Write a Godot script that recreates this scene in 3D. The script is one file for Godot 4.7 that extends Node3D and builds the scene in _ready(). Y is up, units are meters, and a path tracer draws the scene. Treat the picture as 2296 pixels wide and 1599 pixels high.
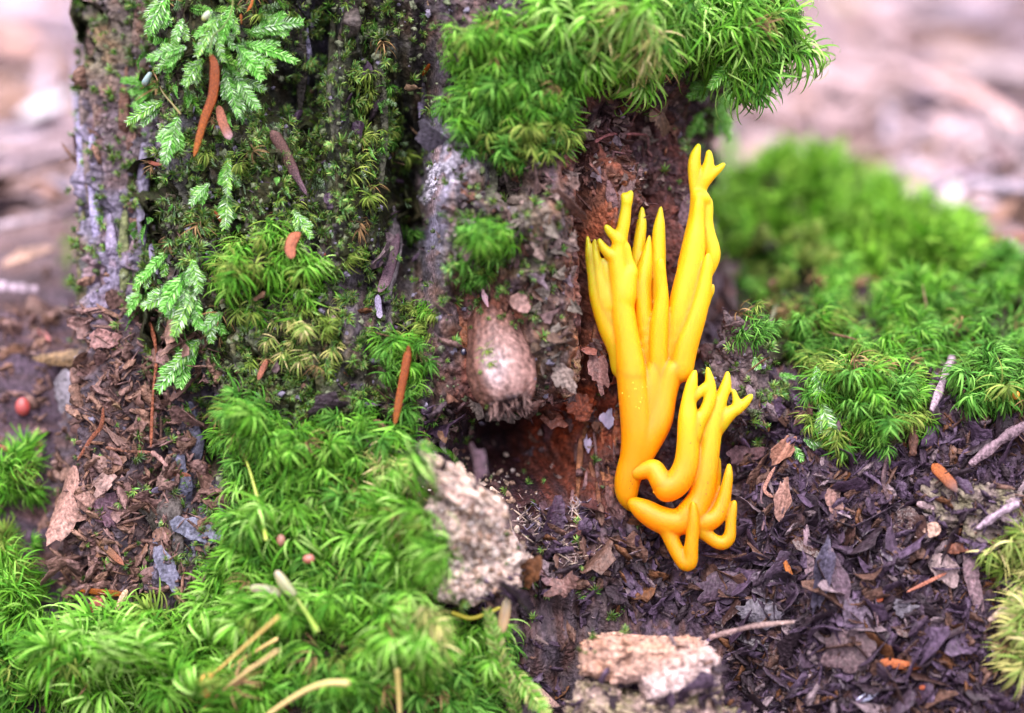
extends Node3D
# A yellow stagshorn fungus at the foot of a mossy, rotting stump, life size (the fungus is about 6 cm tall).
# One drawing unit ("u") is 65 micrometres; EX, EY, EN span the leaning front of the stump, EN pointing away from it.

const U := 0.15 / 2295.0
const LEAN := 22.0
const FOCUS := 0.30
var EX := Vector3(1, 0, 0)
var EY := Vector3(0, cos(deg_to_rad(LEAN)), -sin(deg_to_rad(LEAN)))
var EN := Vector3(0, sin(deg_to_rad(LEAN)), cos(deg_to_rad(LEAN)))
var EYE := Vector3()
var rng := RandomNumberGenerator.new()
var nz_big := FastNoiseLite.new()
var nz_mid := FastNoiseLite.new()
var nz_fine := FastNoiseLite.new()
var nz_fib := FastNoiseLite.new()
var nz_lump := FastNoiseLite.new()
var tex_grain: Texture2D
var tex_rough: Texture2D
var mats := {}
var used_names := {}

# ---------- frames ----------
func plane(x: float, y: float, n: float) -> Vector3:   # a point of the leaning frame, in units
	return EX * ((x - 1440.0) * U) + EY * ((1150.0 - y) * U) + EN * (n * U)

func fx(p: Vector3) -> float: return 1440.0 + p.x / U
func fy(p: Vector3) -> float: return 1150.0 - p.dot(EY) / U
func fn(p: Vector3) -> float: return p.dot(EN) / U

func ray(x: float, y: float) -> Vector3:               # direction whose length along the view axis is 1
	return -EN + EX * ((x - 1147.5) * U / FOCUS) + EY * ((799.5 - y) * U / FOCUS)

func seen_at(p: Vector3) -> Vector3:
	var q := p - EYE
	var d := -q.dot(EN)
	return Vector3(1147.5 + q.x / d * FOCUS / U, 799.5 - q.dot(EY) / d * FOCUS / U, d)

func bell(x: float, y: float, cx: float, cy: float, rx: float, ry: float) -> float:
	var a := (x - cx) / rx
	var b := (y - cy) / ry
	var q := a * a + b * b
	return exp(-q) if q < 9.0 else 0.0

func lin(r: float, g: float, b: float) -> Color: return Color(r, g, b)

# ---------- nodes ----------
func numbered(called: String) -> String:
	var k: int = used_names.get(called, 0)
	used_names[called] = k + 1
	return called if k == 0 else "%s_%03d" % [called, k]

func tag(o: Node, label: String, category: String, group := "", kind := "") -> Node:
	if label: o.set_meta("label", label)
	if category: o.set_meta("category", category)
	if group: o.set_meta("group", group)
	if kind: o.set_meta("kind", kind)
	return o

func thing(called: String, label: String, category: String, at := Vector3.ZERO, group := "") -> Node3D:
	var o := Node3D.new()
	o.name = numbered(called)
	add_child(o, true)
	o.position = at
	tag(o, label, category, group)
	return o

func put(called: String, mesh: Mesh, m: Material, parent: Node = self) -> MeshInstance3D:
	var o := MeshInstance3D.new()
	o.name = numbered(called) if parent == self else called
	o.mesh = mesh
	o.material_override = m
	parent.add_child(o, true)
	return o

func many(called: String, label: String, mesh: Mesh, m: Material, where: Array, tints: Array) -> MultiMeshInstance3D:
	var mm := MultiMesh.new()
	mm.transform_format = MultiMesh.TRANSFORM_3D
	mm.use_colors = true
	mm.mesh = mesh
	mm.instance_count = where.size()
	for i in where.size():
		mm.set_instance_transform(i, where[i])
		mm.set_instance_color(i, tints[i])
	var o := MultiMeshInstance3D.new()
	o.name = numbered(called)
	o.multimesh = mm
	o.material_override = m
	add_child(o, true)
	tag(o, label, "", "", "stuff")
	return o

# ---------- materials ----------
func noise_tex(freq: float, octaves: int, low: float, high: float, sd: int, size := 512) -> Texture2D:
	var n := FastNoiseLite.new()
	n.seed = sd
	n.noise_type = FastNoiseLite.TYPE_SIMPLEX_SMOOTH
	n.frequency = freq
	n.fractal_octaves = octaves
	var t := NoiseTexture2D.new()
	t.width = size
	t.height = size
	t.seamless = true
	t.noise = n
	var r := Gradient.new()
	r.offsets = PackedFloat32Array([0.15, 0.85])
	r.colors = PackedColorArray([Color(low, low, low), Color(high, high, high)])
	t.color_ramp = r
	return t

func earthy(rough: float, scale := 70.0, bump := 0.02, spec := 0.32) -> StandardMaterial3D:
	var key := "earthy%s_%s_%s_%s" % [rough, scale, bump, spec]
	if not mats.has(key):
		var m := StandardMaterial3D.new()
		m.vertex_color_use_as_albedo = true
		m.albedo_texture = tex_grain
		m.uv1_triplanar = true
		m.uv1_world_triplanar = true
		m.uv1_scale = Vector3.ONE * scale
		m.roughness = rough
		m.metallic_specular = spec
		m.heightmap_enabled = true
		m.heightmap_texture = tex_rough
		m.heightmap_scale = bump
		mats[key] = m
	return mats[key]

func leafy(rough := 0.45, through := 0.55, spec := 0.5) -> StandardMaterial3D:
	var key := "leafy%s_%s_%s" % [rough, through, spec]
	if not mats.has(key):
		var m := StandardMaterial3D.new()
		m.vertex_color_use_as_albedo = true
		m.roughness = rough
		m.metallic_specular = spec
		m.backlight_enabled = true
		m.backlight = Color(through, through, through)
		m.cull_mode = BaseMaterial3D.CULL_DISABLED
		mats[key] = m
	return mats[key]

func smooth_skin(rough: float, spec := 0.5, sss := 0.0, coat := 0.0) -> StandardMaterial3D:
	var key := "skin%s_%s_%s_%s" % [rough, spec, sss, coat]
	if not mats.has(key):
		var m := StandardMaterial3D.new()
		m.vertex_color_use_as_albedo = true
		m.roughness = rough
		m.metallic_specular = spec
		if sss > 0.0:
			m.subsurf_scatter_enabled = true
			m.subsurf_scatter_strength = sss
		if coat > 0.0:
			m.clearcoat_enabled = true
			m.clearcoat = coat
			m.clearcoat_roughness = 0.15
		mats[key] = m
	return mats[key]

# ---------- meshes ----------
func mesh_of(v: PackedVector3Array, n: PackedVector3Array, c: PackedColorArray, f: PackedInt32Array) -> ArrayMesh:
	var a := []
	a.resize(Mesh.ARRAY_MAX)
	a[Mesh.ARRAY_VERTEX] = v
	a[Mesh.ARRAY_NORMAL] = n
	if c.size(): a[Mesh.ARRAY_COLOR] = c
	a[Mesh.ARRAY_INDEX] = f
	var m := ArrayMesh.new()
	m.add_surface_from_arrays(Mesh.PRIMITIVE_TRIANGLES, a)
	return m

func normals_for(v: PackedVector3Array, f: PackedInt32Array) -> PackedVector3Array:
	var n := PackedVector3Array()
	n.resize(v.size())
	for t in range(0, f.size(), 3):
		var a := f[t]
		var b := f[t + 1]
		var c := f[t + 2]
		var k := (v[c] - v[a]).cross(v[b] - v[a])
		n[a] += k
		n[b] += k
		n[c] += k
	for i in n.size():
		n[i] = n[i].normalized() if n[i].length_squared() > 1e-30 else Vector3.UP
	return n

# rows x cols of points, columns running right and rows running down as seen from outside
func grid_faces(cols: int, from: int, to: int, rows: int, closed := false) -> PackedInt32Array:
	var f := PackedInt32Array()
	for r in rows - 1:
		for c in range(from, to):
			var c2 := (c + 1) % cols if closed else c + 1
			var a := r * cols + c
			var b := r * cols + c2
			var d := (r + 1) * cols + c
			var e := (r + 1) * cols + c2
			f.append(a); f.append(b); f.append(e)
			f.append(a); f.append(e); f.append(d)
	return f

func slice_mesh(v: PackedVector3Array, n: PackedVector3Array, c: PackedColorArray, f: PackedInt32Array) -> ArrayMesh:
	var to := {}
	var v2 := PackedVector3Array()
	var n2 := PackedVector3Array()
	var c2 := PackedColorArray()
	var f2 := PackedInt32Array()
	for i in f:
		if not to.has(i):
			to[i] = v2.size()
			v2.append(v[i]); n2.append(n[i]); c2.append(c[i])
		f2.append(to[i])
	return mesh_of(v2, n2, c2, f2)

func curve_through(p: Array, per: int) -> Array:      # Catmull-Rom
	var out := []
	for i in p.size() - 1:
		var a = p[maxi(i - 1, 0)]
		var b = p[i]
		var c = p[i + 1]
		var d = p[mini(i + 2, p.size() - 1)]
		for k in per:
			var t := float(k) / per
			out.append(0.5 * (2.0 * b + (c - a) * t + (2.0 * a - 5.0 * b + 4.0 * c - d) * t * t + (3.0 * b - 3.0 * c + d - a) * t * t * t))
	out.append(p[p.size() - 1])
	return out

# a stick, needle or stalk: oval section, w wide and w * flat thick, radius profile by name
func rod_mesh(p: Array, w: float, flat: float, face: Vector3, col: Color, tip: Color, profile := "needle", sides := 10, per := 5, rough := 0.0) -> ArrayMesh:
	var q := curve_through(p, per)
	var v := PackedVector3Array()
	var c := PackedColorArray()
	var rows := q.size()
	var sd := rng.randf() * 100.0
	for i in rows:
		var t := float(i) / (rows - 1)
		var dir: Vector3 = (q[mini(i + 1, rows - 1)] - q[maxi(i - 1, 0)]).normalized()
		var side := dir.cross(face).normalized()
		var up := side.cross(dir).normalized()
		var r := 1.0
		if profile == "needle": r = minf(pow(maxf(0.0, t * 6.0), 0.6), pow(maxf(0.0, (1.0 - t) * 7.0), 0.55))
		elif profile == "point": r = minf(1.0, t * 12.0 + 0.5) * pow(1.0 - t, 0.7)
		elif profile == "stalk": r = 1.0 - 0.35 * t
		elif profile == "capsule": r = pow(maxf(0.0, sin(PI * (0.08 + 0.88 * t))), 0.6)
		elif profile == "leaf": r = pow(sin(PI * (0.05 + 0.92 * t)), 0.7)
		elif profile == "twig": r = 1.0 + 0.18 * sin(t * 17.0 + sd) - 0.25 * t
		if profile == "needle" or profile == "leaf" or profile == "point": r *= 1.0 + 0.5 * nz_mid.get_noise_2d(t * 130.0, sd * 7.0)
		r = clampf(r, 0.03, 1.3)
		if i == 0 or i == rows - 1: r *= 0.55 if profile != "needle" else 0.4
		for s in sides:
			var a := TAU * s / sides
			var bump := 1.0 + rough * nz_mid.get_noise_3d(s * 37.0 + sd, t * 90.0, sd)
			v.append(q[i] + (side * cos(a) * w * 0.5 + up * sin(a) * w * 0.5 * flat) * r * bump)
			var k := 1.0 + 0.6 * nz_mid.get_noise_3d(sd * 9.0 + s * 9.0, t * 60.0, sd) + 0.5 * nz_mid.get_noise_3d(s * 40.0, t * 12.0, sd)
			var cc := col.lerp(tip, smoothstep(0.55, 1.0, t))
			c.append(Color(cc.r * k, cc.g * k, cc.b * k))
	var f := PackedInt32Array()
	for i in rows - 1:
		for s in sides:
			var a := i * sides + s
			var b := i * sides + (s + 1) % sides
			var d := a + sides
			var e := b + sides
			f.append(a); f.append(e); f.append(b)
			f.append(a); f.append(d); f.append(e)
	for end in 2:
		var o := end * (rows - 1) * sides
		for s in range(1, sides - 1):
			if end == 0: f.append(o); f.append(o + s); f.append(o + s + 1)
			else: f.append(o); f.append(o + s + 1); f.append(o + s)
	return turned_out(v, c, f)

# makes sure that the faces of a closed shape look outward
func turned_out(v: PackedVector3Array, c: PackedColorArray, f: PackedInt32Array) -> ArrayMesh:
	var vol := 0.0
	var o := v[0]
	for t in range(0, f.size(), 3):
		vol += (v[f[t]] - o).dot((v[f[t + 2]] - o).cross(v[f[t + 1]] - o))
	if vol < 0.0:
		for t in range(0, f.size(), 3):
			var k := f[t + 1]
			f[t + 1] = f[t + 2]
			f[t + 2] = k
	return mesh_of(v, normals_for(v, f), c, f)

# an irregular curled plate (bark flake, dead leaf, petal), lying in x/y, facing +z
func plate_mesh(w: float, h: float, thick: float, curl: float, ragged: float, col: Color, sd: float, rings := 5, spokes := 26, pointed := 0.0, fold := 0.0) -> ArrayMesh:
	var v := PackedVector3Array()
	var c := PackedColorArray()
	var f := PackedInt32Array()
	for side in 2:
		for r in rings + 1:
			var t := float(r) / rings
			for s in spokes:
				var a := TAU * s / spokes
				var edge := 1.0 + ragged * nz_mid.get_noise_2d(cos(a) * 60.0 + sd * 50.0, sin(a) * 60.0) * 1.6 + ragged * 0.5 * nz_mid.get_noise_2d(cos(a) * 260.0 + sd * 50.0, sin(a) * 260.0)
				var x := cos(a)
				var y := sin(a)
				x *= lerpf(1.0, 1.0 - absf(y), pointed)
				x *= t * edge
				y *= t * edge
				var z := curl * (x * x * 0.9 - 0.25 * y * y) + fold * absf(x) + 0.12 * nz_mid.get_noise_2d(x * 40.0 + sd * 90.0, y * 40.0 + 7.0)
				v.append(Vector3(x * w * 0.5, y * h * 0.5, z * w * 0.5 + (thick if side == 0 else -thick) * 0.5 * (1.0 - 0.5 * t)))
				var k := 1.0 + 0.55 * nz_mid.get_noise_2d(x * 50.0 + sd * 31.0, y * 18.0) + 0.2 * nz_mid.get_noise_2d(x * 300.0, y * 80.0 + sd * 11.0)
				c.append(Color(col.r * k, col.g * k, col.b * k))
	var half := (rings + 1) * spokes
	for r in rings:
		for s in spokes:
			var s2 := (s + 1) % spokes
			var a := r * spokes + s
			var b := r * spokes + s2
			var d := a + spokes
			var e := b + spokes
			f.append(a); f.append(e); f.append(d)
			f.append(a); f.append(b); f.append(e)
			f.append(half + a); f.append(half + d); f.append(half + e)
			f.append(half + a); f.append(half + e); f.append(half + b)
	for s in spokes:
		var s2 := (s + 1) % spokes
		var a := rings * spokes + s
		var b := rings * spokes + s2
		f.append(a); f.append(b); f.append(half + b)
		f.append(a); f.append(half + b); f.append(half + a)
	return turned_out(v, c, f)

# a lumpy closed body: shape(direction) -> point
func body_mesh(cols: int, rows: int, at: Callable, paint: Callable) -> ArrayMesh:
	var v := PackedVector3Array()
	var c := PackedColorArray()
	for r in rows:
		var b := PI * (float(r) / (rows - 1) - 0.5)
		for k in cols:
			var a := TAU * k / cols
			var d := Vector3(cos(b) * cos(a), sin(b), cos(b) * sin(a))
			v.append(at.call(d))
			c.append(paint.call(d, v[v.size() - 1]))
	return turned_out(v, c, grid_faces(cols, 0, cols, rows, true))

func _ready() -> void:
	# camera: a macro lens, looking down a little, focused on the fungus
	EYE = plane(1147.5, 799.5, FOCUS / U)
	var cam := Camera3D.new()
	cam.name = "camera"
	cam.transform = Transform3D(Basis(EX, EY, EN), EYE)
	cam.near = 0.01
	cam.far = 20.0
	cam.fov = rad_to_deg(2.0 * atan(1599.0 * U * 0.5 / FOCUS))
	var lens := CameraAttributesPhysical.new()
	lens.frustum_focal_length = 60.0
	lens.frustum_focus_distance = FOCUS - 0.0016
	lens.frustum_near = 0.01
	lens.frustum_far = 20.0
	lens.exposure_aperture = 5.2
	cam.attributes = lens
	cam.fov = rad_to_deg(2.0 * atan(1599.0 * U * 0.5 / FOCUS))
	add_child(cam)
	# overcast sky seen through the canopy
	var sky_look := ProceduralSkyMaterial.new()
	sky_look.sky_top_color = Color(1.0, 0.95, 1.0)
	sky_look.sky_horizon_color = Color(0.26, 0.235, 0.29)
	sky_look.sky_curve = 0.7
	sky_look.sky_energy_multiplier = 1.9
	sky_look.ground_bottom_color = Color(0.08, 0.07, 0.07)
	sky_look.ground_horizon_color = Color(0.14, 0.12, 0.13)
	sky_look.sun_angle_max = 1.0
	var env := Environment.new()
	env.background_mode = Environment.BG_SKY
	env.sky = Sky.new()
	env.sky.sky_material = sky_look
	env.tonemap_mode = Environment.TONE_MAPPER_LINEAR
	env.tonemap_exposure = 1.85
	env.sdfgi_enabled = true
	env.ssao_enabled = true
	env.ssil_enabled = true
	var world := WorldEnvironment.new()
	world.name = "sky"
	world.environment = env
	add_child(world)
	var sun := DirectionalLight3D.new()
	sun.name = "sun_through_cloud"
	sun.light_color = Color(1.0, 0.94, 0.92)
	sun.light_energy = 0.5
	sun.light_angular_distance = 10.0
	sun.shadow_enabled = true
	sun.rotation_degrees = Vector3(-62, -18, 0)
	add_child(sun)
	# tools
	rng.seed = 7
	for a in [[nz_big, 1, 0.01, 3], [nz_mid, 2, 0.01, 3], [nz_fine, 3, 0.055, 3], [nz_fib, 4, 0.022, 3], [nz_lump, 5, 0.03, 2]]:
		a[0].seed = a[1]
		a[0].noise_type = FastNoiseLite.TYPE_SIMPLEX_SMOOTH
		a[0].frequency = a[2]
		a[0].fractal_octaves = a[3]
	tex_grain = noise_tex(0.03, 5, 0.45, 1.0, 11)
	tex_rough = noise_tex(0.04, 4, 0.0, 1.0, 12)
	near_d.resize(HC * HR)
	near_d.fill(9.0)
	near_n.resize(HC * HR)
	build_maps()
	build_ground()
	build_stump()
	build_lumps()
	build_far_litter()
	build_scatter()
	build_moss()
	build_moss_litter()
	build_fronds()
	build_flakes()
	build_needles()
	build_fungus()

# ---------- the lie of the land ----------
var relief_map := PackedFloat32Array()    # displacement of the stump's front, in units, every 16 units
var tone_map := PackedColorArray()        # base colour, with painted recess shade, of the stump's front and the bank, every 8 units
const RX0 := -200.0
const RY0 := -200.0
const RC := 170
const RR := 125
const TC := 340
const TR := 250

func build_maps() -> void:
	# cx, cy, rx, ry, amount: bulges and hollows of the rotten wood
	var F := [
		[215, 250, 50, 900, 60], [320, 500, 28, 700, -110], [420, 300, 60, 330, 40], [560, 240, 40, 300, -40],
		[690, 220, 50, 300, -170], [760, 300, 30, 260, 50], [480, 250, 24, 240, -60], [265, 250, 16, 400, -60], [820, 250, 45, 330, -120], [905, 400, 46, 260, -330], [610, 220, 60, 60, -150], [715, 60, 40, 100, -170], [520, 540, 30, 60, -100], [830, 640, 50, 60, -120], [620, 120, 60, 120, -60],
		[955, 420, 26, 300, -180], [1000, 520, 60, 220, 60], [1190, 300, 210, 330, 60], [1420, 90, 300, 120, 70],
		[1420, 265, 190, 60, -60], [1640, 300, 60, 300, -20],
		[1095, 730, 85, 110, -30], [1195, 560, 70, 130, 70], [1225, 770, 55, 130, 60], [1175, 500, 70, 40, 40],
		[1180, 1005, 150, 90, -300], [1070, 1000, 80, 60, -90], [1330, 980, 60, 160, -70], [1330, 700, 24, 120, -80],
		[1450, 700, 130, 330, -30], [1312, 600, 14, 330, -120], [1348, 700, 18, 300, 50], [1480, 560, 16, 260, -90], [1535, 500, 24, 260, 60], [1590, 640, 14, 260, -110], [1400, 420, 20, 120, 40], [1260, 420, 40, 40, -60], [1060, 565, 40, 60, 45], [1130, 425, 40, 40, -110], [1092, 478, 34, 20, 80], [1245, 440, 40, 30, 70], [1290, 520, 20, 60, -80], [1155, 625, 44, 24, 60], [1010, 470, 20, 70, 40], [1040, 690, 20, 60, -60], [1440, 330, 120, 60, -30], [1300, 340, 50, 60, -40], [1640, 620, 40, 200, -50],
		[430, 1010, 70, 150, -160], [1620, 850, 60, 120, 30],
	]
	relief_map.resize(RC * RR)
	for r in RR:
		for c in RC:
			var x := RX0 + c * 16.0
			var y := RY0 + r * 16.0
			var k := 0.0
			for a in F: k += a[4] * bell(x, y, a[0], a[1], a[2], a[3])
			relief_map[r * RC + c] = k
	# cx, cy, rx, ry, r, g, b, strength: stains and kinds of wood, moss film and mould, plus shade painted dark in the recesses
	var T := [
		[215, 200, 70, 230, .30, .22, .19, .85], [205, 420, 60, 170, .38, .36, .54, .95], [175, 300, 34, 120, .42, .41, .62, .8], [260, 270, 40, 130, .22, .12, .09, .8], [240, 560, 50, 140, .26, .24, .36, .8],
		[170, 560, 34, 140, .20, .24, .10, .8], [200, 60, 50, 90, .22, .24, .12, .7], [320, 300, 60, 80, .34, .33, .46, .6],
		[600, 250, 330, 330, .035, .045, .03, .9], [720, 180, 90, 200, .022, .03, .02, .8], [840, 330, 90, 300, .06, .085, .04, .7], [800, 130, 70, 120, .07, .08, .05, .6], [880, 420, 60, 160, .03, .035, .03, .8],  # mossy wood toned down further, so its recesses carry painted shade
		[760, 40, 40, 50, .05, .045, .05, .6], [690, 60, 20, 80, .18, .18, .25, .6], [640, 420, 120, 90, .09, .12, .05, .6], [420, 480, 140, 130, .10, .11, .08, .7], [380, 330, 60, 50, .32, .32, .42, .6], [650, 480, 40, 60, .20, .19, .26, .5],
		[560, 760, 120, 140, .13, .17, .08, .6], [640, 830, 120, 90, .16, .21, .10, .7], [820, 640, 70, 70, .12, .11, .12, .6], [760, 900, 150, 80, .07, .10, .03, .6],
		[1000, 560, 70, 190, .13, .135, .13, .9], [985, 400, 30, 110, .62, .62, .78, .95], [1030, 375, 26, 40, .70, .70, .80, .9], [960, 520, 20, 120, .30, .31, .42, .7], [1080, 420, 20, 90, .30, .36, .34, .6], [1150, 420, 40, 60, .16, .18, .12, .7], [1045, 640, 40, 80, .10, .13, .07, .7], [1040, 470, 40, 70, .17, .13, .12, .5],
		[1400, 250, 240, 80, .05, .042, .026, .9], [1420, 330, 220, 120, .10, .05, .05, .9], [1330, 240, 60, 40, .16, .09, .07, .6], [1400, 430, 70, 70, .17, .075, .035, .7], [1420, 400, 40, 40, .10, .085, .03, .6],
		[1250, 470, 90, 90, .24, .155, .125, .85], [1180, 520, 90, 60, .23, .22, .17, .8], [1250, 620, 80, 80, .16, .115, .12, .9], [1160, 590, 60, 60, .10, .14, .07, .7], [1290, 700, 40, 70, .15, .11, .12, .7],
		[1290, 790, 50, 100, .34, .22, .10, .85], [1210, 790, 60, 110, .15, .15, .10, .8], [1255, 850, 60, 40, .30, .24, .19, .6],
		[1090, 720, 90, 110, .30, .135, .085, .9], [1040, 740, 34, 90, .20, .15, .12, .7], [1060, 860, 40, 60, .26, .09, .06, .8], [1100, 650, 60, 24, .22, .15, .13, .6],
		[1450, 620, 170, 260, .17, .075, .065, .9], [1330, 560, 40, 150, .34, .14, .08, .85], [1365, 800, 55, 130, .34, .11, .06, .85], [1600, 600, 60, 200, .10, .06, .065, .8], [1640, 420, 30, 140, .10, .10, .08, .7],
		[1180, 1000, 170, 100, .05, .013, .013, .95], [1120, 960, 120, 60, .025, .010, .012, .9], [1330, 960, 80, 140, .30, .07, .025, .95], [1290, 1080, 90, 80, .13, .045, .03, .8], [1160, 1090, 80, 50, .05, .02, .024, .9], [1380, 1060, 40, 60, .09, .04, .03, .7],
		[960, 930, 90, 60, .075, .055, .055, .8], [1000, 1000, 80, 50, .055, .04, .055, .8], [860, 1010, 60, 40, .10, .085, .08, .7],
		[400, 980, 120, 200, .045, .04, .05, .8], [440, 940, 40, 60, .17, .17, .25, .7], [400, 1190, 90, 90, .10, .11, .13, .8], [460, 1180, 60, 40, .22, .24, .32, .6], [380, 1260, 40, 60, .20, .21, .29, .6],
		[1650, 860, 110, 170, .13, .10, .105, .8], [1700, 1000, 120, 90, .10, .08, .085, .7],
	]
	tone_map.resize(TC * TR)
	for r in TR:
		for c in TC:
			var x := RX0 + c * 8.0
			var y := RY0 + r * 8.0
			var k := Color(.11, .08, .085)
			for a in T:
				var w := bell(x, y, a[0], a[1], a[2], a[3])
				if w > 0.01: k = k.lerp(Color(a[4], a[5], a[6]), minf(1.0, w * 1.35) * a[7])
			tone_map[r * TC + c] = k

func relief(x: float, y: float) -> float:
	var a := clampf((x - RX0) / 16.0, 0.0, RC - 1.001)
	var b := clampf((y - RY0) / 16.0, 0.0, RR - 1.001)
	var i := int(a)
	var j := int(b)
	a -= i
	b -= j
	var o := j * RC + i
	return lerpf(lerpf(relief_map[o], relief_map[o + 1], a), lerpf(relief_map[o + RC], relief_map[o + RC + 1], a), b)

func tone(x: float, y: float) -> Color:
	return tone_map[clampi(int((y - RY0) / 8.0), 0, TR - 1) * TC + clampi(int((x - RX0) / 8.0), 0, TC - 1)]

# ground height: a steep bank before the stump, set further back on the left, and a forest floor behind
func land(x: float, z: float) -> float:
	var back := -0.020 * (1.0 - smoothstep(-0.070, -0.052, x)) - 0.009 * smoothstep(-0.070, -0.052, x) * (1.0 - smoothstep(0.010, 0.030, x))
	var q := z - back + 0.010
	var y := 0.016
	var steep := 1.4
	if q > 0.0: y -= steep * (sqrt(q * q + 0.000016) - 0.004)
	elif q < -0.05: y += 0.1 * (q + 0.05)
	y = maxf(y, -0.055 - 0.05 * maxf(0.0, q - 0.1))
	if q > -0.05:
		var hx := (x + 0.0155) / 0.0125
		var hz := (z + 0.012) / 0.014
		y -= 0.024 * exp(-hx * hx - hz * hz)
	var far := smoothstep(-0.05, -0.25, z)
	y += (0.0028 + 0.012 * far) * nz_big.get_noise_2d(x / U * 0.9, z / U * 0.9)
	if q > -0.06: y += 0.0011 * nz_mid.get_noise_2d(x / U * 2.2, z / U * 2.2) + 0.0005 * nz_mid.get_noise_2d(x / U * 9.0 + 900.0, z / U * 9.0)
	return y

func land_at(x: float, y: float) -> Vector3:            # where the line of sight through (x, y) meets the ground
	var d := ray(x, y)
	var t := 0.20
	while t < 2.5:
		var p := EYE + d * t
		if p.y < land(p.x, p.z): return p
		t += 0.003 if t < 0.5 else 0.01
	return EYE + d * 2.5

# ---------- what the eye meets first, kept so that things can be laid on it ----------
const HC := 700
const HR := 520
const HX0 := -240.0
const HY0 := -240.0
const HS := 4.0
var near_d := PackedFloat32Array()
var near_n := PackedVector3Array()

func note(v: PackedVector3Array, n: PackedVector3Array) -> void:
	var k := FOCUS / U
	for i in v.size():
		var q := v[i] - EYE
		var d := -q.dot(EN)
		if d < 0.1 or d > 0.9: continue
		var c := int((1147.5 + q.x / d * k - HX0) / HS)
		var r := int((799.5 - q.dot(EY) / d * k - HY0) / HS)
		if c < 0 or r < 0 or c >= HC or r >= HR: continue
		var o := r * HC + c
		if d < near_d[o]:
			near_d[o] = d
			near_n[o] = n[i]

func depth_at(x: float, y: float) -> Array:
	var c := clampi(int((x - HX0) / HS), 3, HC - 4)
	var r := clampi(int((y - HY0) / HS), 3, HR - 4)
	for reach in 4:
		var best := 9.0
		var where := -1
		for j in range(-reach, reach + 1):
			for i in range(-reach, reach + 1):
				var o := (r + j) * HC + c + i
				if near_d[o] < best:
					best = near_d[o]
					where = o
		if where >= 0: return [best, near_n[where]]
	var p := land_at(x, y)
	return [-(p - EYE).dot(EN), Vector3.UP]

func hit(x: float, y: float) -> Array:                  # [place, outward direction]
	var a := depth_at(x, y)
	return [EYE + ray(x, y) * a[0], a[1]]

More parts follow.
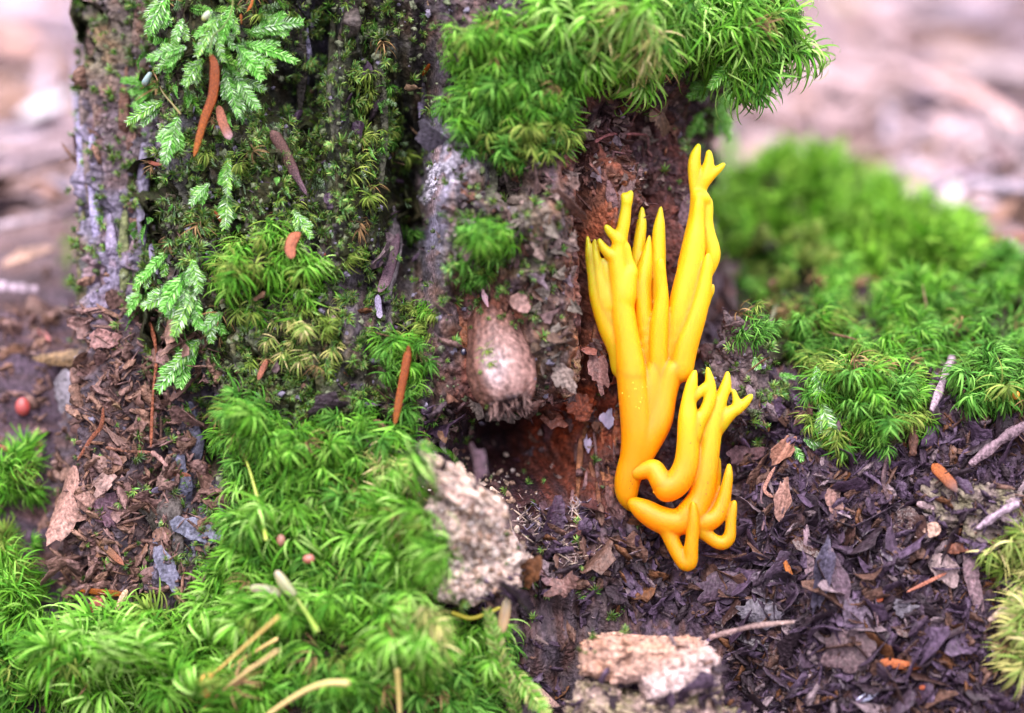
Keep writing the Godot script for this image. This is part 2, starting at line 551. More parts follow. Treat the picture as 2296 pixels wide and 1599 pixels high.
# ---------- stump ----------
func build_stump() -> void:
	var rows := 0
	var ys := []
	var y := -760.0
	while y < 1900.0:
		ys.append(y)
		y += 4.0 if y > -70.0 and y < 1330.0 else 26.0
	rows = ys.size()
	# angles, close together round the front
	var arcs := []
	var mid := 900.0
	var half := 750.0
	var e := 2.8
	var deep := 760.0
	var steps := 2600
	var walked := 0.0
	var last := Vector2(mid - half, 0)
	arcs.append(PI)
	for i in range(1, steps):
		var a := PI - TAU * i / steps
		var p := Vector2(mid + half * signf(cos(a)) * pow(absf(cos(a)), 2.0 / e), deep * signf(sin(a)) * pow(absf(sin(a)), 2.0 / e))
		walked += p.distance_to(last)
		last = p
		if walked >= (3.9 if p.y > 60.0 else 40.0):
			arcs.append(a)
			walked = 0.0
	var cols := arcs.size()
	var v := PackedVector3Array()
	var c := PackedColorArray()
	v.resize(rows * cols)
	c.resize(rows * cols)
	for r in rows:
		var yy: float = ys[r]
		var left := 152.0 - 45.0 * smoothstep(450.0, 780.0, yy) - 120.0 * smoothstep(700.0, 1200.0, yy) + 12.0 * smoothstep(300.0, 0.0, yy)
		var right := 1648.0 + 10.0 * sin(yy * 0.011) + 60.0 * smoothstep(750.0, 1200.0, yy)
		var m := (left + right) * 0.5
		var hw := (right - left) * 0.5
		var top_in := smoothstep(-420.0, -760.0, yy)
		for k in cols:
			var a: float = arcs[k]
			var ca := cos(a)
			var sa := sin(a)
			var ux := signf(ca) * pow(absf(ca), 2.0 / e)
			var un := signf(sa) * pow(absf(sa), 2.0 / e)
			var x := m + hw * ux
			var n := -670.0 + deep * un
			var ox := signf(ux) * pow(absf(ux), e - 1.0) / hw
			var on := signf(un) * pow(absf(un), e - 1.0) / deep
			var l := sqrt(ox * ox + on * on) + 1e-9
			ox /= l
			on /= l
			var s := x + n * 0.7 * (1.0 - un)          # runs on round the sides, for the grain
			var w1 := nz_mid.get_noise_3d(x, yy, n)
			var w2 := nz_mid.get_noise_3d(x + 700.0, yy, n)
			var fib := 1.0 - absf(nz_fib.get_noise_3d(s + 30.0 * w1, yy * 0.14, n * 0.6)) * 2.0
			var lump := nz_lump.get_noise_3d(x, yy, n)
			var fine := nz_fine.get_noise_3d(x, yy * 0.6, n)
			var d := 38.0 * w1 + 22.0 * (fib - 0.6) + 18.0 * absf(lump) + 6.0 * fine
			var furrow := 1.0 - absf(nz_fib.get_noise_2d(s * 0.55 + 14.0 * w1, yy * 0.035)) * 2.4
			d += 34.0 * (furrow - 0.5) * (1.0 - smoothstep(900.0, 1010.0, x) * float(un > 0.0))
			if un > 0.0:
				var smooth_hollow := bell(x, yy, 1150, 1030, 130, 90)
				d = d * (1.0 - 0.75 * smooth_hollow) + relief(x, yy) * smoothstep(0.0, 0.35, un)
			d -= top_in * 420.0 * (0.8 + 0.5 * w2)
			var i := r * cols + k
			v[i] = plane(x + ox * d, yy, n + on * d)
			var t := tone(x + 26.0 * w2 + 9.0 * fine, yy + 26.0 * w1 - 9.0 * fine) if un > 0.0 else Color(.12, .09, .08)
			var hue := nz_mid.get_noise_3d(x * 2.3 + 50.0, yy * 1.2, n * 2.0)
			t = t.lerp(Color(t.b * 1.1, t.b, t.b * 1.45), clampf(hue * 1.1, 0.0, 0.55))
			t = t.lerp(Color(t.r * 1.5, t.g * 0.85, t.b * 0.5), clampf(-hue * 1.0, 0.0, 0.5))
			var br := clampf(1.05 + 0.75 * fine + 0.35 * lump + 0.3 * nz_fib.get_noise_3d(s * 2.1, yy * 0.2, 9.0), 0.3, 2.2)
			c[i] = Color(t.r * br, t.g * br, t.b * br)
	var f := grid_faces(cols, 0, cols, rows, true)
	var nn := normals_for(v, f)
	note(v, nn)
	var o := thing("tree_stump", "broad rotten moss-grown stump behind the yellow fungus", "tree stump")
	var cut_a := 0
	var cut_b := 0
	for k in cols:
		var x: float = mid + half * signf(cos(arcs[k])) * pow(absf(cos(arcs[k])), 2.0 / e)
		if sin(arcs[k]) > 0.0 and x < 330.0: cut_a = k
		if sin(arcs[k]) > 0.0 and x < 955.0: cut_b = k
	var m := earthy(0.62, 62.0, 0.03)
	put("weathered_side", slice_mesh(v, nn, c, grid_faces(cols, 0, cut_a, rows, true)), m, o).set_meta("label", "grey lilac weathered wood in upright ridges")
	put("dark_face", slice_mesh(v, nn, c, grid_faces(cols, cut_a, cut_b, rows, true)), m, o).set_meta("label", "dark wood under a film of moss with shade painted into its recesses")
	put("rotten_face", slice_mesh(v, nn, c, grid_faces(cols, cut_b, cols, rows, true)), m, o).set_meta("label", "brown crumbling heartwood with a dark hollow")
	var tv := PackedVector3Array()
	var tf := PackedInt32Array()
	var tc := PackedColorArray()
	for k in cols:
		tv.append(v[k]); tc.append(Color(.12, .09, .07))
	tv.append(plane(mid, -720.0, -640.0)); tc.append(Color(.12, .09, .07))
	for k in cols:
		tf.append(k); tf.append(cols); tf.append((k + 1) % cols)
	put("top", turned_out(tv, tc, tf), m, o)
	strips(o)

# long strips and splinters that stand off the wood
func strips(o: Node3D) -> void:
	var m := earthy(0.55, 62.0, 0.03)
	var list := []
	for a in [[168, -30, 176, 330, 34, .36, .34, .50], [190, 60, 196, 460, 26, .30, .24, .22], [214, -30, 222, 290, 38, .22, .15, .12], [206, 300, 226, 700, 30, .40, .38, .58], [240, 120, 236, 480, 26, .19, .10, .07], [262, -30, 272, 240, 34, .30, .24, .25], [285, 150, 270, 380, 24, .16, .085, .06], [150, 420, 146, 610, 30, .24, .29, .10], [184, 470, 188, 770, 24, .26, .26, .12], [248, 480, 250, 700, 26, .28, .25, .36], [306, 30, 300, 230, 22, .20, .14, .11], [322, 320, 316, 560, 30, .30, .29, .40], [178, 250, 180, 480, 22, .46, .44, .66], [280, 470, 276, 690, 24, .20, .24, .10],
		[666, -30, 672, 250, 34, .09, .085, .07], [742, 40, 748, 330, 30, .07, .075, .05], [790, -30, 800, 220, 36, .10, .085, .075], [846, 60, 856, 420, 30, .11, .12, .08], [688, 60, 690, 190, 16, .22, .22, .32], [950, 180, 958, 420, 22, .16, .15, .17], [880, 460, 872, 700, 34, .10, .09, .10], [1100, 360, 1094, 480, 26, .13, .14, .10], [1140, 340, 1150, 450, 30, .15, .13, .10],
		[430, 900, 440, 1050, 40, .16, .17, .24], [400, 1010, 420, 1160, 46, .12, .13, .19], [470, 1120, 520, 1230, 44, .20, .22, .30], [370, 1080, 400, 1250, 50, .10, .09, .08], [350, 1200, 390, 1330, 36, .18, .19, .27], [460, 960, 480, 1100, 30, .22, .22, .32], [300, 1120, 360, 1290, 50, .07, .07, .055]]: list.append(a)
	for k in 60:
		var x := rng.randf_range(1290, 1640)
		var y := rng.randf_range(330, 1060)
		if k > 38:
			x = rng.randf_range(1270, 1390)
			y = rng.randf_range(820, 1120)
		var l := rng.randf_range(50, 170)
		var t: Color = [Color(.26, .11, .06), Color(.34, .15, .07), Color(.18, .09, .08), Color(.22, .13, .13), Color(.30, .09, .04)][rng.randi() % 5]
		list.append([x, y, x + rng.randf_range(-18, 18), y + l, rng.randf_range(9, 24), t.r, t.g, t.b])
	for a in list:
		var q := []
		var n: int = 5
		for i in n + 1:
			var t := float(i) / n
			var x: float = lerpf(a[0], a[2], t) + rng.randf_range(-0.16, 0.16) * a[4]
			var y: float = lerpf(a[1], a[3], t)
			var h := hit(x, y)
			q.append(h[0] + EN * rng.randf_range(-2.0, 5.0) * U)
		for i in range(1, n): q[i] = (q[i - 1] + q[i] * 2.0 + q[i + 1]) * 0.25
		put("wood_strip", rod_mesh(q, a[4] * U, 0.45, EN, Color(a[5], a[6], a[7]), Color(a[5] * 0.8, a[6] * 0.8, a[7] * 0.8), "leaf", 10, 7, 0.5), m, o)

# ---------- ground ----------
func steps_between(list: Array) -> Array:               # [from, step, to, step, to ...]
	var out := []
	var p: float = list[0]
	for i in range(1, list.size(), 2):
		var s: float = list[i]
		while p < list[i + 1]:
			out.append(p)
			p += s
	return out

func build_ground() -> void:
	var xs := steps_between([-3.0, 0.15, -0.6, 0.04, -0.2, 0.006, -0.085, 0.0007, -0.03, 0.0009, -0.018, 0.00032, 0.062, 0.001, 0.1, 0.006, 0.3, 0.04, 0.7, 0.15, 3.1])
	var zs := steps_between([-6.0, 0.25, -1.6, 0.06, -0.6, 0.012, -0.12, 0.0022, -0.045, 0.0006, -0.013, 0.00024, 0.024, 0.0009, 0.05, 0.01, 0.2, 0.1, 1.5])
	var cols := xs.size()
	var rows := zs.size()
	var v := PackedVector3Array()
	var c := PackedColorArray()
	v.resize(cols * rows)
	c.resize(cols * rows)
	for r in rows:
		var z: float = zs[r]
		var away := smoothstep(-0.03, -0.13, z)
		for k in cols:
			var x: float = xs[k]
			var y := land(x, z)
			v[r * cols + k] = Vector3(x, y, z)
			var a := nz_mid.get_noise_3d(x / U * 1.6, y / U * 1.6, z / U * 1.6)
			var b := nz_fine.get_noise_3d(x / U, y / U, z / U)
			var t := Color(.065, .042, .062).lerp(Color(.11, .08, .115), clampf(0.5 + a * 1.4, 0.0, 1.0))
			t = t.lerp(Color(.15, .075, .045), clampf(nz_mid.get_noise_2d(x / U * 2.4 + 999.0, z / U * 2.4) * 1.6, 0.0, 0.7))
			t = t.lerp(Color(.46, .33, .32).lerp(Color(.28, .17, .14), clampf(0.5 + 1.6 * nz_big.get_noise_2d(x / U * 1.3, z / U * 1.3), 0.0, 1.0)), away)
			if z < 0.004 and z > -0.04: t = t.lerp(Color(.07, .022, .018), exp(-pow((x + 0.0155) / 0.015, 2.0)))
			var br := clampf(1.0 + 0.8 * b, 0.35, 1.9)
			c[r * cols + k] = Color(t.r * br, t.g * br, t.b * br)
	var f := grid_faces(cols, 0, cols - 1, rows)
	var n := normals_for(v, f)
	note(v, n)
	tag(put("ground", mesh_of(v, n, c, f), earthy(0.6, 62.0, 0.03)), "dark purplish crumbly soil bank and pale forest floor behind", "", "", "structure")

# ---------- lumps of wood ----------
func shade(c: Color, k: float) -> Color: return Color(c.r * k, c.g * k, c.b * k)

func build_knob() -> void:
	# a broken branch stub that sticks out of the stump, pale and worn with a painted highlight, torn open at its lower end
	var o := thing("branch_stub", "worn pinkish broken branch stub jutting from the stump above the dark hollow", "branch stub")
	var e := plane(1144, 902, 150)
	var pts := curve_through([plane(1104, 670, 34), plane(1111, 745, 76), plane(1123, 815, 106), plane(1133, 860, 130), e], 14)
	var radius := [46.0, 56.0, 67.0, 65.0, 50.0]
	var v := PackedVector3Array()
	var c := PackedColorArray()
	var sides := 96
	var rows := pts.size()
	for i in rows:
		var t := float(i) / (rows - 1)
		var dir: Vector3 = (pts[mini(i + 1, rows - 1)] - pts[maxi(i - 1, 0)]).normalized()
		var s := dir.cross(EN).normalized()
		var u := s.cross(dir).normalized()
		var q := t * 4.0
		var k := mini(int(q), 3)
		var r := lerpf(radius[k], radius[k + 1], smoothstep(0.0, 1.0, q - k))
		for j in sides:
			var an := TAU * j / sides
			var w := nz_mid.get_noise_3d(cos(an) * 60.0, sin(an) * 60.0, t * 70.0)
			var grain := nz_fib.get_noise_3d(cos(an) * 130.0, sin(an) * 130.0, t * 16.0)
			var rr := r * (1.0 + 0.14 * w) + 2.2 * grain
			if t > 0.90: rr += 10.0 * nz_fine.get_noise_3d(cos(an) * 60.0, sin(an) * 60.0, t * 60.0) - 8.0 * smoothstep(0.9, 1.0, t)
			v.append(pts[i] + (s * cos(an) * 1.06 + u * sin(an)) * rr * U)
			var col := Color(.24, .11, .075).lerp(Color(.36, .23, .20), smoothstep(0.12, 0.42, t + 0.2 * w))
			col = col.lerp(Color(.54, .42, .41), smoothstep(0.1, 0.8, bell(t, cos(an), 0.66, 0.22, 0.22, 0.42)))  # bright highlight painted into the wood colour
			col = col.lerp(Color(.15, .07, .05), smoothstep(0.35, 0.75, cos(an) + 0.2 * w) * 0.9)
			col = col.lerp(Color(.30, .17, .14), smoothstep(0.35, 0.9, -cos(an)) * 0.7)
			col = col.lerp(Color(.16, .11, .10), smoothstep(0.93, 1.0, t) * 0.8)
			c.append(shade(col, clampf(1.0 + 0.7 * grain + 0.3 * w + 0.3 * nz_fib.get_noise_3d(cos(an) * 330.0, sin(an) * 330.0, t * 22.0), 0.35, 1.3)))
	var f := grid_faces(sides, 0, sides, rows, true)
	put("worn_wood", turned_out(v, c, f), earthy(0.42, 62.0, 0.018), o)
	# the torn end: a rough bowl of splinters
	var v2 := PackedVector3Array()
	var c2 := PackedColorArray()
	var f2 := PackedInt32Array()
	var dir: Vector3 = (e - pts[rows - 4]).normalized()
	var rings := 16
	for i in rings + 1:
		var t := float(i) / rings
		for j in sides:
			var rim := v[(rows - 1) * sides + j]
			var p := rim.lerp(e, t)
			var n := nz_fine.get_noise_3d(fx(p) * 1.2, fy(p) * 1.2, t * 20.0) + nz_mid.get_noise_3d(fx(p) * 3.0, fy(p) * 3.0, 5.0)
			p += dir * (n * 7.0 * sin(PI * minf(1.0, t + 0.08)) - 22.0 * t * t + 4.0) * U * (0.0 if i == 0 else 1.0)
			v2.append(p)
			c2.append(shade(Color(.17, .11, .095).lerp(Color(.07, .05, .055), clampf(0.5 + n, 0.0, 1.0)), 1.0))
	f2 = grid_faces(sides, 0, sides, rings + 1, true)
	put("torn_end", mesh_of(v2, normals_for(v2, f2), c2, f2), earthy(0.6, 70.0, 0.03), o)
	note(v, normals_for(v, f))
	note(v2, normals_for(v2, f2))
	for k in 44:
		var an := TAU * rng.randf()
		var p: Vector3 = v2[int(rng.randf() * rings * 0.6) * sides + int(an / TAU * sides) % sides]
		var d := (dir + EX * rng.randf_range(-0.8, 0.8) + EY * rng.randf_range(-0.9, 0.3)).normalized()
		put("splinter", rod_mesh([p - d * 8.0 * U, p + d * 10.0 * U, p + d * rng.randf_range(16.0, 30.0) * U + EY * rng.randf_range(-5.0, 5.0) * U], rng.randf_range(4.0, 9.0) * U, 0.4, EN, Color(.20, .12, .10), Color(.36, .25, .22), "point", 5, 2), earthy(0.6, 70.0, 0.01), o)

# a lump described by centre, radii (units) and a hand that shapes it
func lump(called: String, label: String, category: String, cx: float, cy: float, n: float, rx: float, ry: float, rn: float, rough: float, square: float, paint: Callable, m: Material, cols := 110, rows := 80, ridge := 0.0, lean := 0.0) -> Node3D:
	var mesh := body_mesh(cols, rows,
		func(d: Vector3) -> Vector3:
			var q := Vector3(signf(d.x) * pow(absf(d.x), square), signf(d.y) * pow(absf(d.y), square), signf(d.z) * pow(absf(d.z), square))
			var w := nz_mid.get_noise_3d(cx + d.x * rx * 1.3, cy + d.y * ry * 1.3, d.z * rn * 1.3)
			var w2 := nz_fine.get_noise_3d(cx + d.x * rx, cy + d.y * ry, d.z * rn)
			var w3 := nz_lump.get_noise_3d(cx + d.x * rx * 1.1, cy + d.y * ry * 1.1, d.z * rn)
			var k := 1.0 + rough * (0.8 * w + 0.35 * absf(w3))
			var fib := ridge * absf(nz_fib.get_noise_3d(cx + d.x * rx * 0.35, cy + d.y * ry * 1.8, d.z * rn * 1.6))
			var x := q.x * rx * k
			var y := q.y * ry * k
			var z := q.z * rn * k
			return plane(cx + x * cos(lean) + y * sin(lean), cy - y * cos(lean) + x * sin(lean), n + z) + d.normalized() * (rough * 16.0 * w2 - fib) * U,
		paint)
	var o := put(called, mesh, m)
	note(mesh.surface_get_arrays(0)[Mesh.ARRAY_VERTEX], mesh.surface_get_arrays(0)[Mesh.ARRAY_NORMAL])
	if label: tag(o, label, category)
	return o

func wood_paint(a: Color, b: Color, dark: Color, amount := 1.0) -> Callable:
	return func(_d: Vector3, p: Vector3) -> Color:
		var x := fx(p)
		var y := fy(p)
		var n := fn(p)
		var w := nz_mid.get_noise_3d(x * 2.0, y * 2.0, n * 2.0)
		var f := nz_fine.get_noise_3d(x, y, n)
		var g := nz_fib.get_noise_3d(x * 0.4, y * 2.0, n * 2.0)
		var c := a.lerp(b, clampf(0.5 + w * 1.3, 0.0, 1.0))
		c = c.lerp(dark, clampf((g * 0.8 - f - 0.34) * 1.8 * amount, 0.0, 0.9))  # crevice shading mixed into the colour
		return shade(c, clampf(1.0 + 0.5 * f * amount, 0.4, 1.5))

func build_lumps() -> void:
	var crust := earthy(0.66, 62.0, 0.04)
	var plate_grain := func(_d: Vector3, p: Vector3) -> Color:
		var g := nz_fib.get_noise_2d(fx(p) * 2.4, fy(p) * 0.16)
		var w := nz_mid.get_noise_2d(fx(p) * 1.6, fy(p) * 0.8)
		return shade(Color(.40, .16, .08).lerp(Color(.22, .12, .11), clampf(0.5 + 1.6 * w, 0.0, 1.0)), clampf(0.95 + 0.7 * g, 0.35, 1.5))
	lump("wood_plate", "red-brown grained wood plate above the pale branch stub", "wood plate", 1082, 730, 34, 78, 108, 54, 0.14, 0.75, plate_grain, earthy(0.5, 62.0, 0.03), 120, 100, 12.0, -0.08)
	build_knob()
	# the crust of rotten wood right of the stub
	lump("wood_crust", "grey brown flaking wood crust between the branch stub and the yellow fungus", "wood crust", 1205, 640, 30, 62, 165, 56, 0.55, 0.8, wood_paint(Color(.20, .145, .135), Color(.30, .20, .16), Color(.06, .05, .05), 1.2), crust, 150, 120, 14.0, 0.12)
	lump("wood_crust", "tan and yellowish loose wood flake right of the branch stub", "wood crust", 1262, 780, 46, 30, 92, 20, 0.4, 0.8, wood_paint(Color(.38, .26, .12), Color(.26, .15, .12), Color(.12, .08, .06)), crust, 80, 80, 12.0, -0.1)
	lump("wood_crust", "ragged lichen-dusted wood crust under the small moss tuft", "wood crust", 1170, 520, 60, 84, 52, 40, 0.6, 0.85, wood_paint(Color(.20, .19, .15), Color(.30, .22, .19), Color(.08, .06, .06), 1.2), crust, 120, 80, 10.0, 0.3)
	lump("wood_crust", "mossy crumbled wood right of the yellow fungus beside the moss bank", "wood crust", 1665, 850, -52, 70, 130, 60, 0.5, 0.8, wood_paint(Color(.15, .115, .12), Color(.20, .15, .14), Color(.05, .045, .05), 1.2), crust, 120, 100, 12.0, 0.1)
	# the mossy root that comes forward at the lower left
	var root_cols := 190
	var root_rows := 170
	var v := PackedVector3Array()
	var c := PackedColorArray()
	for r in root_rows:
		for k in root_cols:
			var x := 330.0 + k * 5.4
			var y := 840.0 + r * 6.0
			var rm := 1.0 - smoothstep(930.0 + 0.3 * (y - 1100.0), 1130.0 + 0.35 * (y - 1100.0), x)
			var n := lerpf(-480.0, -130.0, sqrt(rm))
			n += 215.0 * smoothstep(820.0, 1400.0, y) * smoothstep(380.0, 620.0, x - 0.12 * (1100.0 - y)) * (1.0 - smoothstep(900.0 + 0.3 * (y - 1100.0), 1130.0 + 0.35 * (y - 1100.0), x))
			n += 130.0 * bell(x, y, 690, 990, 170, 130) + 50.0 * bell(x, y, 900, 1190, 120, 150) + 90.0 * bell(x, y, 800, 1450, 260, 140)
			n += 40.0 * nz_mid.get_noise_2d(x, y) + 12.0 * nz_fine.get_noise_2d(x, y)
			if k == 0 or r == 0 or k == root_cols - 1: n = -320.0
			v.append(plane(x, y, n))
			var w := nz_mid.get_noise_2d(x * 2.0 + 30.0, y * 2.0)
			c.append(shade(Color(.07, .075, .035).lerp(Color(.15, .11, .085), clampf(0.5 + w * 1.5, 0.0, 1.0)), clampf(1.0 + 0.6 * nz_fine.get_noise_2d(x + 99.0, y), 0.4, 1.6)))
	var f := grid_faces(root_cols, 0, root_cols - 1, root_rows)
	var nn := normals_for(v, f)
	note(v, nn)
	tag(put("buttress_root", mesh_of(v, nn, c, f), crust), "mossy root that slopes forward from the stump at lower left", "root")
	# crumbling cream wood at the end of that root
	var cream := wood_paint(Color(.90, .78, .66), Color(.78, .60, .48), Color(.42, .28, .20), 0.8)
	var o := thing("rotten_chunk", "cream crumbling chunk of rotten wood with a pointed ridge left of the hollow", "wood chunk")
	var pieces := [
		["ridge", 1040, 1082, 262, 112, 30, 44, 0.35, 0.62, 0.62], ["body", 1045, 1150, 215, 80, 66, 66, 0.5, 0.8, 0.3],
		["body", 1100, 1235, 170, 86, 62, 60, 0.55, 0.8, 0.5], ["body", 1035, 1265, 190, 70, 60, 60, 0.55, 0.8, 0.2], ["ridge", 990, 1042, 215, 54, 26, 30, 0.5, 0.7, 0.45],
	]
	for p in pieces:
		var piece := lump("x", "", "", p[1], p[2], p[3], p[4], p[5], p[6], p[7], p[8], cream if p[0] == "body" else wood_paint(Color(.88, .74, .62), Color(.76, .54, .44), Color(.40, .24, .17), 0.5), earthy(0.5, 62.0, 0.045, 0.5), 110, 80, 16.0, p[9])
		remove_child(piece)
		piece.name = p[0]
		o.add_child(piece, true)
	# the tip of the ridge
	put("pointed_tip", rod_mesh([plane(1030, 1062, 290), plane(1085, 1088, 288), plane(1137, 1117, 280)], 44 * U, 0.6, EN, Color(.80, .62, .48), Color(.86, .74, .64), "point", 14, 6, 0.4), earthy(0.5, 62.0, 0.03), o)
	# the wood chip in front
	for k in 26:
		var t := rng.randf()
		var x := lerpf(975, 1120, t) + rng.randf_range(-16, 10)
		var y := lerpf(1040, 1108, t) + rng.randf_range(-14, 34)
		var h := hit(x, y)
		var d := (EX * 0.86 - EY * 0.45 + Vector3(rng.randf_range(-0.3, 0.3), rng.randf_range(-0.3, 0.3), rng.randf_range(-0.2, 0.4))).normalized()
		put("splinter", rod_mesh([h[0] - d * 20.0 * U, h[0] + EN * 5.0 * U, h[0] + d * rng.randf_range(22.0, 44.0) * U + EN * 9.0 * U], rng.randf_range(8.0, 18.0) * U, 0.3, EN, Color(.72, .56, .44), Color(.84, .72, .62), "point", 6, 4, 0.3), earthy(0.5, 62.0, 0.02), o)
	var chip_mix := wood_paint(Color(.62, .36, .23), Color(.74, .50, .38), Color(.38, .19, .11), 0.9)
	var chip_pale := wood_paint(Color(.80, .60, .53), Color(.88, .72, .68), Color(.52, .31, .24), 0.6)
	var chip_paint := func(d: Vector3, p: Vector3) -> Color: return chip_mix.call(d, p).lerp(chip_pale.call(d, p), smoothstep(-30.0, 40.0, (fy(p) - 1450.0) + (fx(p) - 1470.0) * 0.45))
	o = thing("wood_chip", "pale orange-pink chip of wood lying in front of the yellow fungus", "wood chip")
	for p in [["body", 1440, 1452, 185, 142, 48, 62, 0.34, 0.55, 0.05], ["body", 1505, 1480, 196, 84, 52, 66, 0.34, 0.6, -0.35]]:
		var piece := lump("x", "", "", p[1], p[2], p[3], p[4], p[5], p[6], p[7], p[8], chip_paint, earthy(0.5, 62.0, 0.04), 130, 90, 8.0, p[9])
		remove_child(piece)
		piece.name = p[0]
		o.add_child(piece, true)
	o = thing("wood_block", "pale rotten wood block with green moss dust under the orange-pink chip", "wood block")
	for p in [["body", 1450, 1590, 170, 165, 62, 80, 0.5, 0.75, 0.0], ["body", 1330, 1530, 190, 46, 34, 40, 0.5, 0.6, 0.2], ["body", 1545, 1560, 190, 66, 46, 46, 0.5, 0.7, -0.3]]:
		var piece := lump("x", "", "", p[1], p[2], p[3], p[4], p[5], p[6], p[7], p[8], wood_paint(Color(.60, .45, .40), Color(.40, .36, .20), Color(.17, .11, .10), 1.0), crust, 120, 80, 20.0, p[9])
		remove_child(piece)
		piece.name = p[0]
		o.add_child(piece, true)
	# splintered pale wood at the right edge of the bank
	lump("wood_lump", "pale greenish crumbling wood lump with twigs at the right edge of the bank", "wood lump", 2190, 1150, 60, 130, 70, 60, 0.6, 0.8, wood_paint(Color(.34, .27, .25), Color(.26, .24, .15), Color(.08, .06, .06), 1.1), crust, 110, 80, 14.0, 0.2)

# ---------- the yellow fungus: bones joined by a smooth minimum, meshed as surface nets ----------
var bones := []
var bone_parts := []

# one branch; p holds x, y, radius triples, n the depth at its first and last point; scale of the first photo crop (0) or the second (1)
func branch(part: String, crop: int, n0: float, n1: float, p: Array) -> void:
	if not bone_parts.has(part): bone_parts.append(part)
	var id := bone_parts.find(part)
	var k := 0.3365 if crop == 0 else 0.3177
	var oy := 298.8 if crop == 0 else 806.9
	var q := []
	var count := p.size() / 3
	for i in count:
		var d := lerpf(n0, n1, float(i) / (count - 1))
		q.append(Vector4(1255.1 + p[i * 3] * k, oy + p[i * 3 + 1] * k, d, p[i * 3 + 2] * k))
	var c := curve_through(q, 4)
	for i in c.size() - 1: bones.append([c[i], c[i + 1], id])

func net(cell: float, k: float) -> Array:
	var lo := Vector3(1e9, 1e9, 1e9)
	var hi := -lo
	for b in bones:
		for e in 2:
			var q: Vector4 = b[e]
			var r := Vector3.ONE * (q.w + k + cell * 2.0)
			lo = lo.min(Vector3(q.x, q.y, q.z) - r)
			hi = hi.max(Vector3(q.x, q.y, q.z) + r)
	var nx := int((hi.x - lo.x) / cell) + 2
	var ny := int((hi.y - lo.y) / cell) + 2
	var nzz := int((hi.z - lo.z) / cell) + 2
	var D := PackedFloat32Array()
	var near := PackedFloat32Array()
	var P := PackedInt32Array()
	D.resize(nx * ny * nzz)
	D.fill(60.0)
	near.resize(D.size())
	near.fill(60.0)
	P.resize(D.size())
	for b in bones:
		var q0: Vector4 = b[0]
		var q1: Vector4 = b[1]
		var a := Vector3(q0.x, q0.y, q0.z)
		var ab := Vector3(q1.x, q1.y, q1.z) - a
		var ra := q0.w
		var rb := q1.w
		var l2 := ab.length_squared() + 1e-6
		var r := maxf(ra, rb) + k + cell * 1.5
		var from := ((a.min(a + ab) - Vector3.ONE * r - lo) / cell).floor()
		var to := ((a.max(a + ab) + Vector3.ONE * r - lo) / cell).ceil()
		for z in range(maxi(0, int(from.z)), mini(nzz - 1, int(to.z)) + 1):
			for y in range(maxi(0, int(from.y)), mini(ny - 1, int(to.y)) + 1):
				var o := (z * ny + y) * nx
				for x in range(maxi(0, int(from.x)), mini(nx - 1, int(to.x)) + 1):
					var p := lo + Vector3(x, y, z) * cell - a
					var t := clampf(p.dot(ab) / l2, 0.0, 1.0)
					var d := (p - ab * t).length() - lerpf(ra, rb, t)
					var was := D[o + x]
					if d < near[o + x]:
						near[o + x] = d
						P[o + x] = b[2]
					var h := maxf(k - absf(d - was), 0.0) / k
					D[o + x] = minf(d, was) - h * h * k * 0.25
	# one vertex in each cell that the surface crosses
	var at := PackedInt32Array()
	at.resize(D.size())
	at.fill(-1)
	var v := PackedVector3Array()
	var own := PackedInt32Array()
	var offs := PackedInt32Array([0, 1, nx, nx + 1, nx * ny, nx * ny + 1, nx * ny + nx, nx * ny + nx + 1])
	for z in nzz - 1:
		for y in ny - 1:
			var o := (z * ny + y) * nx
			for x in nx - 1:
				var i := o + x
				if D[i] > 9.0: continue
				var inside := 0
				for j in 8:
					if D[i + offs[j]] < 0.0: inside += 1
				if inside == 0 or inside == 8: continue
				var sum := Vector3.ZERO
				var n := 0
				for e in [[0, 1], [0, 2], [0, 4], [1, 3], [1, 5], [2, 3], [2, 6], [3, 7], [4, 5], [4, 6], [5, 7], [6, 7]]:
					var da := D[i + offs[e[0]]]
					var db := D[i + offs[e[1]]]
					if (da < 0.0) == (db < 0.0): continue
					var t := da / (da - db)
					var ca := Vector3(e[0] & 1, (e[0] >> 1) & 1, e[0] >> 2)
					var cb := Vector3(e[1] & 1, (e[1] >> 1) & 1, e[1] >> 2)
					sum += ca.lerp(cb, t)
					n += 1
				at[i] = v.size()
				v.append(lo + (Vector3(x, y, z) + sum / n) * cell)
				own.append(P[i])
	var quads := []
	for z in range(1, nzz - 1):
		for y in range(1, ny - 1):
			var o := (z * ny + y) * nx
			for x in range(1, nx - 1):
				var i := o + x
				if D[i] > 9.0: continue
				var in0 := D[i] < 0.0
				if in0 != (D[i + 1] < 0.0): quads.append([at[i - nx - nx * ny], at[i - nx * ny], at[i], at[i - nx], in0])
				if in0 != (D[i + nx] < 0.0): quads.append([at[i - 1 - nx * ny], at[i - 1], at[i], at[i - nx * ny], in0])
				if in0 != (D[i + nx * ny] < 0.0): quads.append([at[i - 1 - nx], at[i - nx], at[i], at[i - 1], in0])
	return [v, own, quads]

